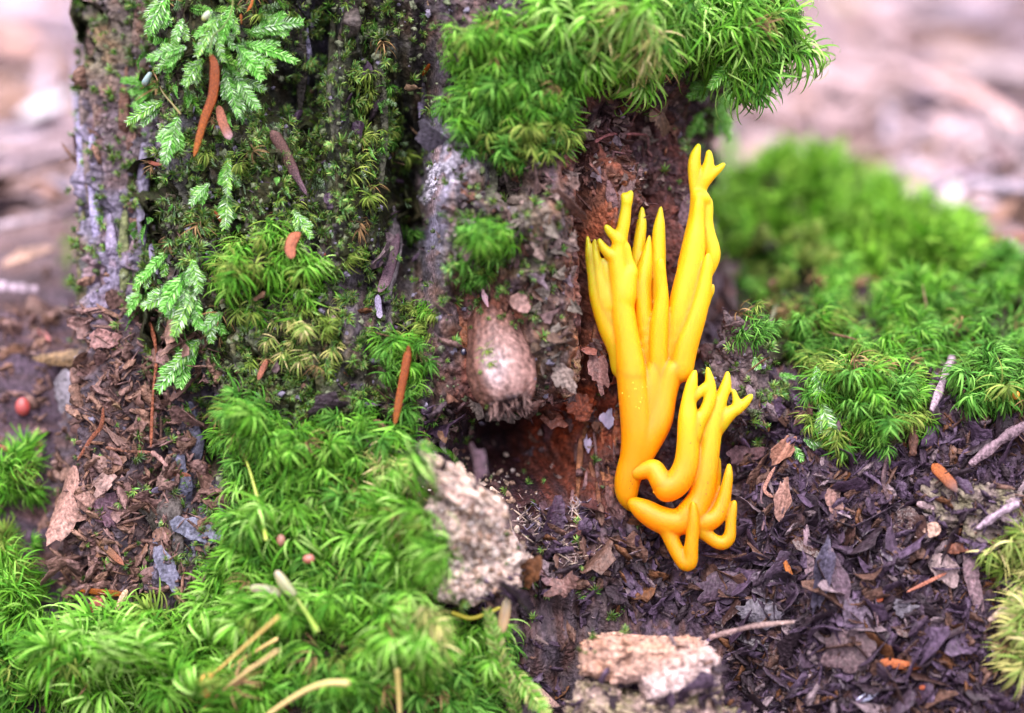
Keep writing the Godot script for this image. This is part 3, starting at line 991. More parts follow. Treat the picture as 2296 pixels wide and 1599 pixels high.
func grow(called: String, label: String, warts: Array, specks: Array) -> void:
	var a := net(3.3, 8.0)
	var v: PackedVector3Array = a[0]
	var own: PackedInt32Array = a[1]
	var w := PackedVector3Array()
	var c := PackedColorArray()
	for p in v:
		# faint ribs along the branches and tiny warts
		w.append(plane(p.x, p.y, p.z + 26.0))
		var k := 1.0 + 0.05 * nz_mid.get_noise_3d(p.x * 3.0, p.y * 0.6, p.z * 3.0)
		var up := smoothstep(1120.0, 480.0, p.y) if called == "stagshorn_fungus" and used_names.get(called, 0) == 0 else smoothstep(1130.0, 850.0, p.y)
		var t := Color(.88, .235, .003).lerp(Color(.96, .42, .009), up)
		c.append(Color(t.r * k, t.g * k, t.b * k))
	var faces := []
	for i in bone_parts.size(): faces.append(PackedInt32Array())
	var all := PackedInt32Array()
	for q in a[2]:
		if q[0] < 0 or q[1] < 0 or q[2] < 0 or q[3] < 0: continue
		var f: PackedInt32Array = faces[own[q[2]]]
		# which way round: outward is away from the inside
		var order := [q[0], q[1], q[2], q[3]]
		var mine := PackedInt32Array([order[0], order[1], order[2], order[0], order[2], order[3]]) if q[4] else PackedInt32Array([order[0], order[2], order[1], order[0], order[3], order[2]])
		f.append_array(mine)
		faces[own[q[2]]] = f
		all.append_array(mine)
	# the sense of the faces: check it on the whole
	var vol := 0.0
	for t in range(0, all.size(), 3): vol += (w[all[t]] - w[0]).dot((w[all[t + 2]] - w[0]).cross(w[all[t + 1]] - w[0]))
	if vol < 0.0:
		for f in faces.size():
			var x: PackedInt32Array = faces[f]
			for t in range(0, x.size(), 3):
				var k := x[t + 1]
				x[t + 1] = x[t + 2]
				x[t + 2] = k
			faces[f] = x
		for t in range(0, all.size(), 3):
			var k := all[t + 1]
			all[t + 1] = all[t + 2]
			all[t + 2] = k
	var n := normals_for(w, all)
	var o := thing(called, label, "fungus", Vector3.ZERO, "yellow stagshorn fungi at the foot of the stump")
	var m := smooth_skin(0.42, 0.4, 0.8)
	if not m.heightmap_enabled:
		m.uv1_triplanar = true
		m.uv1_world_triplanar = true
		m.uv1_scale = Vector3(260, 60, 260)
		m.heightmap_enabled = true
		m.heightmap_texture = tex_rough
		m.heightmap_scale = 0.0015
		m.backlight_enabled = true
		m.backlight = Color(.5, .5, .5)
	for i in faces.size():
		if faces[i].size(): put(bone_parts[i].get_slice(":", 0), slice_mesh(w, n, c, faces[i]), m, o)
	for kind in 2:
		for s in [warts, specks][kind]:
			var x: float = 1255.1 + s[0] * 0.3177
			var y: float = 806.9 + s[1] * 0.3177
			var best := -1
			for i in v.size():
				if absf(v[i].x - x) < 2.5 and absf(v[i].y - y) < 2.5 and (best < 0 or v[i].z > v[best].z): best = i
			if best < 0: continue
			var r := rng.randf_range(1.2, 2.1) if kind == 0 else rng.randf_range(0.9, 1.7)
			var tint := Color(.95, .50, .03) if kind == 0 else Color(.22, .06, .005)
			var bit := put("wart" if kind == 0 else "dark_speck", body_mesh(9, 6, func(d: Vector3) -> Vector3: return d * r * U * Vector3(1.0, 1.3, 0.8), func(_d: Vector3, _p: Vector3) -> Color: return tint), smooth_skin(0.4, 0.5), o)
			bit.position = w[best]
	bones.clear()
	bone_parts.clear()

func build_fungus() -> void:
	branch("branch:a", 0, 10, 22, [392, 1580, 50, 372, 1440, 56, 312, 1285, 62, 240, 1100, 42, 213, 950, 30, 192, 820, 24, 178, 690, 5])
	branch("branch:b", 0, 18, 26, [330, 1250, 50, 275, 1050, 40, 252, 930, 24, 238, 830, 20, 225, 714, 5])
	branch("branch:b", 0, 22, 24, [330, 1150, 50, 315, 1000, 28, 303, 920, 22, 284, 846, 6])
	branch("branch:b", 0, 10, 16, [360, 1360, 56, 300, 1190, 60, 270, 1060, 44, 285, 980, 20])
	branch("branch:c", 0, 20, 34, [470, 1590, 90, 440, 1400, 80, 410, 1200, 75, 392, 1000, 62, 375, 850, 52, 392, 720, 40, 418, 600, 34, 432, 500, 26, 437, 450, 22])
	branch("branch:c", 0, 34, 34, [434, 470, 22, 424, 440, 14, 415, 428, 7])
	branch("branch:c", 0, 34, 34, [440, 470, 20, 453, 430, 13, 463, 405, 4])
	branch("branch:c", 0, 30, 36, [350, 830, 34, 305, 800, 22, 278, 765, 16, 252, 718, 5])
	branch("branch:c", 0, 34, 40, [385, 730, 30, 345, 690, 20, 318, 660, 16, 297, 630, 5])
	branch("branch:c", 0, 24, 30, [420, 1100, 75, 445, 960, 55, 470, 920, 26, 450, 840, 18, 432, 760, 20])
	branch("branch:d", 0, -16, -24, [560, 1500, 40, 540, 1250, 50, 510, 1000, 40, 515, 850, 38, 532, 700, 32, 544, 590, 25, 547, 490, 4])
	branch("branch:e", 0, -2, 2, [585, 1500, 45, 560, 1250, 52, 545, 1050, 52, 560, 920, 42, 578, 800, 25, 590, 688, 5])
	branch("branch:f", 0, -20, -14, [650, 1500, 50, 655, 1200, 45, 655, 950, 42, 655, 800, 41, 656, 680, 36, 662, 590, 25, 670, 490, 4])
	branch("branch:g", 0, -4, 44, [690, 1850, 40, 668, 1720, 54, 652, 1570, 56, 648, 1420, 54, 655, 1250, 50, 668, 1100, 38, 660, 980, 31, 655, 900, 24, 654, 852, 8])
	branch("branch:h", 0, 14, 30, [800, 1590, 70, 830, 1420, 72, 885, 1250, 64, 930, 1100, 50, 955, 970, 37, 968, 880, 24, 970, 814, 6])
	branch("branch:i", 0, 0, 10, [755, 1500, 60, 790, 1250, 84, 830, 1050, 84, 868, 880, 76, 892, 720, 62, 908, 580, 38, 915, 480, 28, 922, 404, 8])
	branch("branch:i", 0, -8, -2, [820, 900, 40, 870, 700, 44, 895, 540, 34, 900, 420, 30, 893, 330, 32, 888, 240, 34, 893, 170, 28, 907, 120, 16, 918, 86, 4])
	branch("branch:i", 0, -6, -2, [920, 420, 30, 945, 340, 34, 968, 280, 36, 985, 215, 26, 987, 160, 15, 984, 128, 5])
	branch("branch:i", 0, -4, 2, [960, 320, 30, 1005, 280, 22, 1050, 245, 15, 1086, 212, 5])
	branch("branch:i", 0, 2, -4, [905, 420, 30, 950, 440, 34, 975, 460, 12])
	branch("branch:j", 0, -6, -10, [945, 470, 34, 972, 560, 30, 985, 660, 34, 1012, 770, 40, 1012, 840, 38, 985, 910, 36, 940, 990, 36])
	branch("branch:j", 0, -6, -4, [980, 560, 22, 990, 500, 16, 993, 450, 6])
	branch("branch:k", 0, -30, -26, [960, 1150, 30, 985, 1085, 20, 1003, 1050, 16, 1015, 1014, 6])
	branch("branch:f", 0, -12, -12, [690, 1590, 60, 690, 1400, 66, 700, 1250, 40])
	branch("branch:e", 0, -8, -10, [600, 1590, 60, 600, 1400, 56, 600, 1250, 40])
	# the common stem
	branch("stem", 1, -8, 20, [500, 1045, 20, 468, 950, 66, 475, 830, 84, 520, 690, 95, 540, 540, 105, 530, 380, 105, 510, 220, 100, 490, 90, 90])
	branch("stem", 1, 4, 14, [560, 700, 70, 620, 560, 90, 690, 420, 90, 730, 260, 75, 770, 120, 70, 800, 60, 65])
	branch("stem", 1, 0, 8, [560, 560, 80, 610, 400, 90, 640, 200, 80, 660, 60, 60])
	grow("stagshorn_fungus", "tall yellow fungus with many upright fingers rising from one stem", [[425, 240], [510, 210], [515, 330], [570, 262], [605, 182], [495, 165], [520, 205], [560, 300], [470, 260], [410, 310], [540, 345], [575, 190]], [[485, 900], [492, 846], [505, 870]])
	branch("stem", 1, 18, 40, [520, 790, 46, 590, 770, 52, 655, 760, 55, 690, 830, 66, 745, 895, 84])
	branch("branch:a", 1, 40, 46, [735, 900, 84, 815, 850, 84, 870, 730, 76, 885, 580, 70, 885, 420, 62, 890, 280, 42, 912, 160, 31, 933, 78, 8])
	branch("branch:b", 1, 40, 42, [910, 540, 60, 955, 440, 44, 1010, 350, 36, 1040, 250, 34, 1038, 150, 26, 1020, 54, 7])
	branch("branch:b", 1, 44, 42, [905, 270, 30, 955, 235, 22, 1005, 185, 22])
	branch("branch:c", 1, 16, 34, [505, 1000, 36, 590, 1055, 72, 710, 1120, 86, 840, 1130, 84, 930, 1050, 82])
	branch("branch:c", 1, 30, 22, [880, 1090, 84, 975, 960, 78, 1010, 800, 74, 1035, 640, 68, 1060, 480, 62, 1085, 370, 52, 1120, 270, 38, 1155, 180, 30, 1167, 84, 8])
	branch("branch:d", 1, 22, 30, [1090, 480, 50, 1150, 400, 46, 1205, 355, 32, 1260, 325, 24, 1300, 285, 18, 1330, 248, 7])
	branch("branch:d", 1, 26, 28, [1235, 350, 24, 1228, 290, 18, 1208, 212, 7])
	branch("branch:e", 1, 34, 36, [930, 1130, 70, 1020, 1130, 58, 1090, 1085, 52, 1135, 980, 40, 1158, 870, 30, 1170, 790, 20, 1173, 730, 6])
	branch("branch:f", 1, 24, 16, [1010, 1080, 40, 1050, 1010, 32, 1075, 900, 30, 1098, 790, 20, 1109, 690, 6])
	branch("branch:g", 1, 34, 44, [930, 1160, 55, 1010, 1215, 38, 1080, 1265, 36, 1135, 1275, 36, 1175, 1230, 34, 1185, 1130, 27, 1200, 1040, 18, 1209, 984, 6])
	branch("branch:h", 1, 30, 64, [740, 1160, 55, 775, 1260, 46, 820, 1350, 44, 865, 1415, 42, 900, 1400, 40, 905, 1300, 40, 915, 1180, 34, 920, 1080, 24, 914, 988, 6])
	grow("stagshorn_fungus", "low yellow fungus with curled antler branches below the tall one", [[640, 925], [680, 980]], [[1022, 848], [1014, 893], [1008, 935], [1026, 860], [895, 580], [1130, 1055], [800, 762], [728, 770], [970, 455]])

# ---------- moss ----------
# a leaf: a ribbon of a few facets that bends as it goes
func add_leaf(v: PackedVector3Array, n: PackedVector3Array, c: PackedColorArray, f: PackedInt32Array, at: Vector3, dir: Vector3, bend: Vector3, length: float, width: float, segs: int, col: Color, tip: Color, shape := 1.0) -> void:
	var p := at
	var d := dir.normalized()
	var first := v.size()
	var step := length / segs
	var axis := d.cross(bend)
	axis = axis.normalized() if axis.length_squared() > 1e-9 else Vector3(0.3, 0.1, 0.95)
	var turn := bend.length() / segs
	for i in segs + 1:
		var t := float(i) / segs
		var side := axis
		var up := side.cross(d).normalized()
		var w := width * 0.5 * (pow(1.0 - t, 0.6) if shape > 0.5 else sin(PI * (0.12 + 0.86 * t)))
		var cc := col.lerp(tip, t)
		if i == segs:
			v.append(p); n.append(up); c.append(cc)
		else:
			v.append(p - side * w); n.append((up - side * 0.45).normalized()); c.append(cc)
			v.append(p + side * w); n.append((up + side * 0.45).normalized()); c.append(cc)
		p += d * step
		d = d.rotated(axis, turn * (0.5 + t))
	for i in segs - 1:
		var a := first + i * 2
		f.append(a); f.append(a + 2); f.append(a + 1)
		f.append(a + 1); f.append(a + 2); f.append(a + 3)
	var l := first + (segs - 1) * 2
	f.append(l); f.append(l + 2); f.append(l + 1)

# a shoot of fork moss: long thin leaves that all sweep to one side (+x); y runs along the stem; length in units
func shoot_mesh(leaves: int, length: float, width: float, stem: float, sweep: float, spread: float, greens: Array, segs := 6) -> ArrayMesh:
	var v := PackedVector3Array()
	var n := PackedVector3Array()
	var c := PackedColorArray()
	var f := PackedInt32Array()
	for i in leaves:
		var t := float(i) / leaves
		var a := i * 2.39996 + rng.randf_range(-0.3, 0.3)
		var out := Vector3(cos(a), 0, sin(a))
		var lift := lerpf(spread, 0.25, t * t)
		var dir := (Vector3.UP * (1.0 - lift) + out * lift + Vector3(0.15, 0, 0)).normalized()
		var bend := (Vector3(1.0, -0.25, 0) + out * 0.3 + Vector3(rng.randf_range(-0.35, 0.35), rng.randf_range(-0.4, 0.2), rng.randf_range(-0.45, 0.45))).normalized() * sweep * rng.randf_range(0.55, 1.3)
		var g: Color = greens[rng.randi() % greens.size()]
		g = shade(g, rng.randf_range(0.45, 1.45))
		add_leaf(v, n, c, f, Vector3(0, stem * t, 0) * U, dir, bend, length * rng.randf_range(0.65, 1.15) * (1.0 - 0.3 * t) * U, width * rng.randf_range(0.8, 1.2) * U, segs, g, g.lerp(Color(g.r * 1.25 + 0.02, g.g * 1.15 + 0.02, g.b * 1.1), 0.6))
	return mesh_of(v, n, c, f)

# a frond of feather moss: a flattened plume of overlapping small pointed leaves; y runs along it, +z is its upper face
func frond_mesh(length: float, width: float, leaves: int, droop: float, greens: Array) -> ArrayMesh:
	var v := PackedVector3Array()
	var n := PackedVector3Array()
	var c := PackedColorArray()
	var f := PackedInt32Array()
	var p := Vector3.ZERO
	var d := Vector3(0, 1, 0.15).normalized()
	for i in leaves:
		var t := float(i) / leaves
		d = (d + Vector3(0, 0, -droop / leaves)).normalized()
		p += d * length / leaves * U
		var up := d.cross(Vector3(-1, 0, 0)).normalized()
		for s in [-1.0, 1.0, 0.0]:
			var w := width * (0.35 + 0.65 * sin(PI * (0.12 + 0.8 * t)))
			var dir: Vector3 = (Vector3(s, 0, 0) * 0.85 + d * (0.75 if s != 0.0 else 1.0) + up * (0.18 if s != 0.0 else 0.55) + Vector3(rng.randf_range(-0.2, 0.2), rng.randf_range(-0.15, 0.15), rng.randf_range(-0.15, 0.2))).normalized()
			var g: Color = shade(greens[rng.randi() % greens.size()], rng.randf_range(0.5, 1.5))
			add_leaf(v, n, c, f, p, dir, -up * 0.4 + d * 0.3, w * rng.randf_range(0.75, 1.2) * (1.0 if s != 0.0 else 0.55) * U, w * 0.15 * U, 3, g, shade(g, 1.2), 0.0)
	return mesh_of(v, n, c, f)

func seat(at: Vector3, up: Vector3, toward: Vector3, size: float) -> Transform3D:   # y along up, x as near to toward as can be
	var y := up.normalized()
	var x := toward - y * toward.dot(y)
	if x.length_squared() < 1e-6: x = y.cross(Vector3(0.31, 0.7, 0.64))
	x = x.normalized()
	return Transform3D(Basis(x, y, x.cross(y)).scaled(Vector3.ONE * size), at)

const LIME := [Color(.10, .31, .025), Color(.065, .23, .02), Color(.17, .39, .06), Color(.035, .15, .012)]
const DEEP := [Color(.045, .17, .022), Color(.06, .22, .026), Color(.022, .10, .012), Color(.11, .29, .05)]
const PALE := [Color(.17, .40, .06), Color(.11, .32, .03), Color(.26, .48, .12), Color(.06, .22, .016)]
const OLIVE := [Color(.14, .24, .035), Color(.10, .19, .03), Color(.20, .28, .06), Color(.07, .13, .02)]
const FERN := [Color(.15, .42, .08), Color(.10, .32, .04), Color(.26, .52, .17), Color(.06, .24, .025)]
const SAGE := [Color(.23, .37, .20), Color(.15, .29, .10), Color(.36, .50, .34), Color(.08, .19, .055)]
const BRIGHT := [Color(.15, .38, .03), Color(.10, .30, .025), Color(.22, .46, .06), Color(.06, .20, .015)]
const DEAD := [Color(.17, .11, .05), Color(.24, .17, .08), Color(.10, .065, .035)]
const FADED := [Color(.34, .36, .12), Color(.22, .30, .08), Color(.40, .38, .18), Color(.14, .24, .05)]
var shoots := {}

func shoots_of(kind: String) -> Array:
	if not shoots.has(kind):
		var list := []
		for k in 7:
			if kind == "lime": list.append(shoot_mesh(36, 84, 4.9, 50, 3.4, 0.66, LIME, 8))
			elif kind == "deep": list.append(shoot_mesh(36, 78, 4.8, 50, 3.4, 0.66, DEEP, 8))
			elif kind == "pale": list.append(shoot_mesh(30, 118, 5.4, 48, 4.2, 0.65, PALE, 10))
			elif kind == "olive": list.append(shoot_mesh(32, 72, 4.4, 46, 3.4, 0.66, OLIVE, 8))
			elif kind == "faded": list.append(shoot_mesh(30, 80, 5.2, 56, 2.4, 0.6, FADED, 8))
			elif kind == "short": list.append(shoot_mesh(20, 20, 3.6, 14, 1.2, 0.75, OLIVE + OLIVE + DEEP, 3))
			elif kind == "fern": list.append(frond_mesh(rng.randf_range(50, 100), rng.randf_range(12, 20), 36, 0.7, [FERN, SAGE, PALE][k % 3]))
			elif kind == "fernlet": list.append(frond_mesh(rng.randf_range(24, 52), rng.randf_range(8, 13), 20, 0.9, [SAGE, OLIVE, SAGE, FERN][k % 4]))
			elif kind == "dead": list.append(shoot_mesh(16, 70, 4.0, 46, 2.6, 0.6, DEAD, 6))
			elif kind == "far": list.append(shoot_mesh(24, 90, 10.0, 70, 1.2, 0.6, BRIGHT, 4))
		shoots[kind] = list
	return shoots[kind]

# a cushion: a low mound with shoots growing out of it. cx, cy, rx, ry, bulge in units; lean is the way the shoots hang
func cushion(label: String, cx: float, cy: float, rx: float, ry: float, bulge: float, count: int, kinds: Array, lean: Vector3, size := 1.0, group := "moss cushions on the stump and bank", ground := false) -> void:
	var h := hit(cx, cy)
	var base: Vector3 = h[0]
	var out: Vector3 = (EN * 0.8 + h[1] * 0.3 + Vector3.UP * 0.35).normalized()
	if ground: out = (Vector3.UP + EN * 0.35).normalized()
	var o := thing("moss_cushion", label, "moss", base, group)
	var rings := 12
	var spokes := 40
	var v := PackedVector3Array()
	var c := PackedColorArray()
	var f := PackedInt32Array()
	var where := func(t: float, a: float) -> Vector3:
		var edge := 1.0 + 0.7 * nz_mid.get_noise_2d(cos(a) * 70.0 + cx, sin(a) * 70.0 + cy)
		var x := cx + cos(a) * rx * t * edge
		var y := cy + sin(a) * ry * t * edge
		var q: Vector3 = land_at(x, y) if ground else hit(x, y)[0]
		if not ground and (base - q).dot(EN) > 260.0 * U: q = EYE + ray(x, y) * (-(base - EYE).dot(EN) + 50.0 * U)   # past the edge of what it grows on: hangs in the air beside it
		return q + out * (bulge * (1.0 - t * t) * (0.8 + 0.5 * nz_mid.get_noise_2d(x * 2.0, y * 2.0)) - 3.0) * U
	var spots := []
	for r in rings + 1:
		for s in spokes:
			var p: Vector3 = where.call(maxf(0.02, float(r) / rings), TAU * s / spokes)
			v.append(p)
			var w := nz_fine.get_noise_3d(fx(p), fy(p), 3.0)
			c.append(shade(Color(.022, .04, .008).lerp(Color(.06, .055, .025), clampf(0.5 + w, 0.0, 1.0)), 1.0))
	f = grid_faces(spokes, 0, spokes, rings + 1, true)
	var n := normals_for(v, f)
	var turn := 1.0 if n[spokes * 4].dot(out) > 0.0 else -1.0
	if turn < 0.0:
		for t in range(0, f.size(), 3):
			var k := f[t + 1]
			f[t + 1] = f[t + 2]
			f[t + 2] = k
		n = normals_for(v, f)
	note(v, n)
	var local := PackedVector3Array()
	for p in v: local.append(p - base)
	put("moss_mat", mesh_of(local, n, c, f), earthy(0.8, 62.0, 0.03), o)
	for k in int(count * 0.85):
		var t := sqrt(rng.randf())
		var a := rng.randf() * TAU
		var p: Vector3 = where.call(t, a)
		var away := (EX * cos(a) - EY * sin(a)) * t
		var up := (out + away * 0.4 + lean * 0.55 + Vector3(rng.randf_range(-0.45, 0.45), rng.randf_range(-0.3, 0.45), rng.randf_range(-0.3, 0.3))).normalized()
		var sweep := lean + away * 0.4 + Vector3(rng.randf_range(-0.7, 0.7), rng.randf_range(-0.5, 0.3), rng.randf_range(-0.4, 0.5))
		var list := shoots_of(kinds[rng.randi() % kinds.size()] if kinds.size() < 1 or ground or rng.randf() > 0.12 else ["dead", "fernlet", "olive"][rng.randi() % 3])
		var s := MeshInstance3D.new()
		s.name = "shoot"
		s.mesh = list[rng.randi() % list.size()]
		s.material_override = leafy(0.6, 0.6, 0.22)
		s.transform = seat(p - base - up * 14.0 * U, up, sweep, size * rng.randf_range(0.55, 1.25))
		o.add_child(s, true)

func fronds(group_label: String, list: Array, kind := FERN) -> void:
	# x, y of the root, x, y of the tip, width, lift, label
	for a in list:
		var h := hit(a[0], a[1])
		var h2 := hit(a[2], a[3])
		var depth: float = minf(-(h[0] - EYE).dot(EN), -(h2[0] - EYE).dot(EN))
		var p0: Vector3 = EYE + ray(a[0], a[1]) * (depth - a[5] * 0.4 * U)
		var p1: Vector3 = EYE + ray(a[2], a[3]) * (depth - a[5] * U)
		var y := (p1 - p0).normalized()
		var face: Vector3 = (EN + Vector3.UP * 0.4 + EX * rng.randf_range(-0.3, 0.3)).normalized()
		var x := y.cross(face).normalized()
		var l := (p1 - p0).length() / U
		var o := thing("moss_frond", a[6], "moss frond", p0, group_label)
		for k in 3:
			var turn: float = [0.0, -0.36, 0.4][k] + rng.randf_range(-0.12, 0.12)
			var y2 := y.rotated(face, turn)
			var x2 := x.rotated(face, turn)
			var leaf_kind: Array = kind if kind != FERN else [FERN, FERN + SAGE, PALE + SAGE][rng.randi() % 3]
			var m := frond_mesh(l * (1.04 if k == 0 else rng.randf_range(0.5, 0.75)), a[4] * (0.72 if k == 0 else 0.6), int(l / (2.0 if k == 0 else 2.8)) + 10, 0.5, leaf_kind)
			if k > 0 and group_label.begins_with("plaited"): continue
			var q := put("plume", m, leafy(0.6, 0.5, 0.25), o)
			q.transform = Transform3D(Basis(x2, y2, x2.cross(y2)), y * l * U * (0.0 if k == 0 else 0.12) - face * 6.0 * U * k)

# ---------- loose things ----------
const ORANGE := Color(.25, .060, .009)
const AMBER := Color(.34, .105, .014)
const SALMON := Color(.33, .12, .065)
const LILAC := Color(.34, .31, .46)
const ROSE := Color(.40, .27, .29)
const MAUVE := Color(.15, .095, .125)
const UMBER := Color(.11, .06, .05)
const TAN := Color(.28, .16, .085)
const CREAM := Color(.56, .40, .24)
const RUST := Color(.34, .10, .055)
const SLATE := Color(.13, .13, .20)
const WHITE := Color(.44, .41, .53)

# points given where the eye meets them; laid over what is there, or lifted off it
func laid(p: Array, lift: float, ground := false) -> Array:
	var n := p.size() / 2
	var d := []
	if ground:
		var g := []
		for i in n: g.append(land_at(p[i * 2], p[i * 2 + 1]) + Vector3.UP * lift * U)
		return g
	for i in n: d.append(float(depth_at(p[i * 2], p[i * 2 + 1])[0]))
	var a: float = d[0]
	var b: float = d[n - 1]
	var over := 0.0
	for i in n: over = maxf(over, lerpf(a, b, float(i) / maxf(1.0, n - 1)) - d[i])
	over = minf(over, 40.0 * U)
	var out := []
	for i in n: out.append(EYE + ray(p[i * 2], p[i * 2 + 1]) * (lerpf(a, b, float(i) / maxf(1.0, n - 1)) - over * 0.8 - lift * U))
	return out

func rod(called: String, category: String, label: String, p: Array, w: float, col: Color, lift := 8.0, flat := 0.4, profile := "needle", tip = null, group := "", ground := false, mat: Material = null) -> MeshInstance3D:
	var q := laid(p, lift, ground)
	var scale := 1.0
	if ground: scale = clampf(-(q[0] - EYE).dot(EN) / FOCUS, 0.8, 4.0)
	var face := EN if not ground else (Vector3.UP + EN * 1.3 + EX * rng.randf_range(-0.4, 0.4)).normalized()
	var base: Vector3 = q[0]
	for i in q.size(): q[i] -= base
	var o := put(called, rod_mesh(q, w * 0.85 * U * scale, flat * 0.8, face, col, col if tip == null else tip, profile, 10, 6, 0.3), mat if mat else earthy(0.45, 220.0, 0.008))
	o.position = base
	tag(o, label, category, group)
	return o

func needle(label: String, p: Array, w: float, col: Color, lift := 8.0, tip = null, flat := 0.4, profile := "needle") -> void:
	rod("conifer_needle", "conifer needle", label, p, w, col, lift, flat, profile, tip, "fallen conifer needles")

func twig(label: String, p: Array, w: float, col: Color, lift := 8.0, tip = null) -> void:
	rod("twig", "twig", label, p, w, col, lift, 0.9, "twig", tip, "thin twigs and rootlets", false, earthy(0.6, 90.0, 0.02))

func flake(called: String, category: String, label: String, x: float, y: float, w: float, h: float, angle: float, col: Color, lift := 10.0, curl := 0.3, ragged := 0.35, pointed := 0.0, fold := 0.0, mat: Material = null, tilt := 0.0) -> void:
	var a := hit(x, y)
	var q: Vector3 = EYE + ray(x, y) * (float(a[0].distance_to(EYE)) / ray(x, y).length() - lift * U)
	var up: Vector3 = (EN + a[1] * 0.35 + Vector3.UP * 0.15 + EX * rng.randf_range(-0.25, 0.25)).normalized()
	var across := EX.rotated(EN, -deg_to_rad(angle))
	var xx := (across - up * across.dot(up)).normalized()
	var b := Basis(xx, up.cross(xx), up).rotated(xx, tilt)
	var o := put(called, plate_mesh(w * 1.25 * U, h * 1.25 * U, 3.0 * U, curl, ragged, col, rng.randf() * 9.0, 6, 32, pointed, fold), mat if mat else earthy(0.36, 80.0, 0.015))
	o.transform = Transform3D(b, q)
	tag(o, label, category, "flakes of bark and dead leaf in the litter" if category in ["bark flake", "dead leaf", "wood flake"] else "")

func stalk(label: String, p: Array, w: float, col: Color, tip: Color, cap: Array, cap_w: float, cap_col: Color, lift := 30.0, cap_tip = null) -> void:
	# a spore stalk of moss with its capsule
	var q := laid(p, lift)
	var base: Vector3 = q[0]
	var o := thing("moss_sporophyte", label, "moss stalk", base, "spore stalks of the moss")
	for i in q.size(): q[i] -= base
	put("stalk", rod_mesh(q, w * U, 0.95, EN, col, tip, "stalk", 8, 8), smooth_skin(0.4, 0.5, 0.1), o)
	if cap.size():
		var d: float = -(q[q.size() - 1] + base - EYE).dot(EN)
		var k := []
		for i in cap.size() / 2: k.append(EYE + ray(cap[i * 2], cap[i * 2 + 1]) * (d - 2.0 * U) - base)
		put("capsule", rod_mesh(k, cap_w * U, 0.95, EN, cap_col, cap_col if cap_tip == null else cap_tip, "capsule", 14, 8), smooth_skin(0.3, 0.5, 0.15), o)

func bead(called: String, category: String, label: String, x: float, y: float, rx: float, ry: float, col: Color, lift: float, m: Material, group := "") -> void:
	var a := depth_at(x, y)
	var at: Vector3 = EYE + ray(x, y) * (a[0] - lift * U)
	var mesh := body_mesh(28, 18, func(d: Vector3) -> Vector3: return (EX * d.x * rx + EY * d.y * ry + EN * d.z * minf(rx, ry)) * U * (1.0 + 0.06 * nz_mid.get_noise_3d(d.x * 60.0 + x, d.y * 60.0, d.z * 60.0)),
		func(d: Vector3, _p: Vector3) -> Color: return shade(col, 1.0 + 0.3 * nz_mid.get_noise_3d(d.x * 90.0, d.y * 90.0, x)))
	var o := put(called, mesh, m)
	o.position = at
	tag(o, label, category, group)

# ---------- crumbs, slivers and tufts past counting ----------
func crumb_mesh(sd: float, sx: float, sy: float, sz: float) -> ArrayMesh:
	return body_mesh(8, 6, func(d: Vector3) -> Vector3:
		var k := 1.0 + 1.3 * nz_mid.get_noise_3d(d.x * 110.0 + sd * 31.0, d.y * 110.0, d.z * 110.0)
		return Vector3(d.x * sx, d.y * sy, d.z * sz) * k * U, func(_d: Vector3, _p: Vector3) -> Color: return Color.WHITE)

func scatter(called: String, label: String, mesh: Mesh, m: Material, tries: int, box: Array, share: Callable, tint: Callable, small: float, big: float, lift: float, upright := 0.0) -> void:
	var where := []
	var tints := []
	for i in tries:
		var x := rng.randf_range(box[0], box[2])
		var y := rng.randf_range(box[1], box[3])
		if rng.randf() > share.call(x, y): continue
		var h := hit(x, y)
		var n: Vector3 = (h[1] + EN * 0.3).normalized()
		var s := small * pow(big / small, pow(rng.randf(), 1.8))
		var along := Vector3(rng.randf_range(-1, 1), rng.randf_range(-1, 1), rng.randf_range(-0.6, 0.6))
		var b: Basis
		if upright > 0.0: b = seat(Vector3.ZERO, n + Vector3.UP * 0.3 + along * 0.5, along, s).basis
		else: b = seat(Vector3.ZERO, along, n + Vector3(rng.randf_range(-0.7, 0.7), rng.randf_range(-0.7, 0.7), rng.randf_range(-0.3, 0.3)), s).basis
		where.append(Transform3D(b, h[0] + n * lift * s * U))
		tints.append(tint.call(x, y))
	many(called, label, mesh, m, where, tints)

func soil_tint(x: float, y: float) -> Color:
	var r := rng.randf()
	var c := Color(.085, .055, .09)
	if r < 0.25: c = Color(.15, .105, .17)
	elif r < 0.42: c = Color(.20, .115, .085)
	elif r < 0.50: c = Color(.32, .25, .27)
	elif r < 0.55: c = Color(.20, .09, .04)
	elif r < 0.75: c = Color(.05, .035, .045)
	if y < 1150.0 and x > 980.0 and x < 1660.0:
		c = tone(x, y).lerp(c, 0.2)
		c = shade(c, rng.randf_range(0.5, 1.8))
	elif x < 500.0: c = c.lerp(Color(.42, .25, .17), 0.6)
	return c

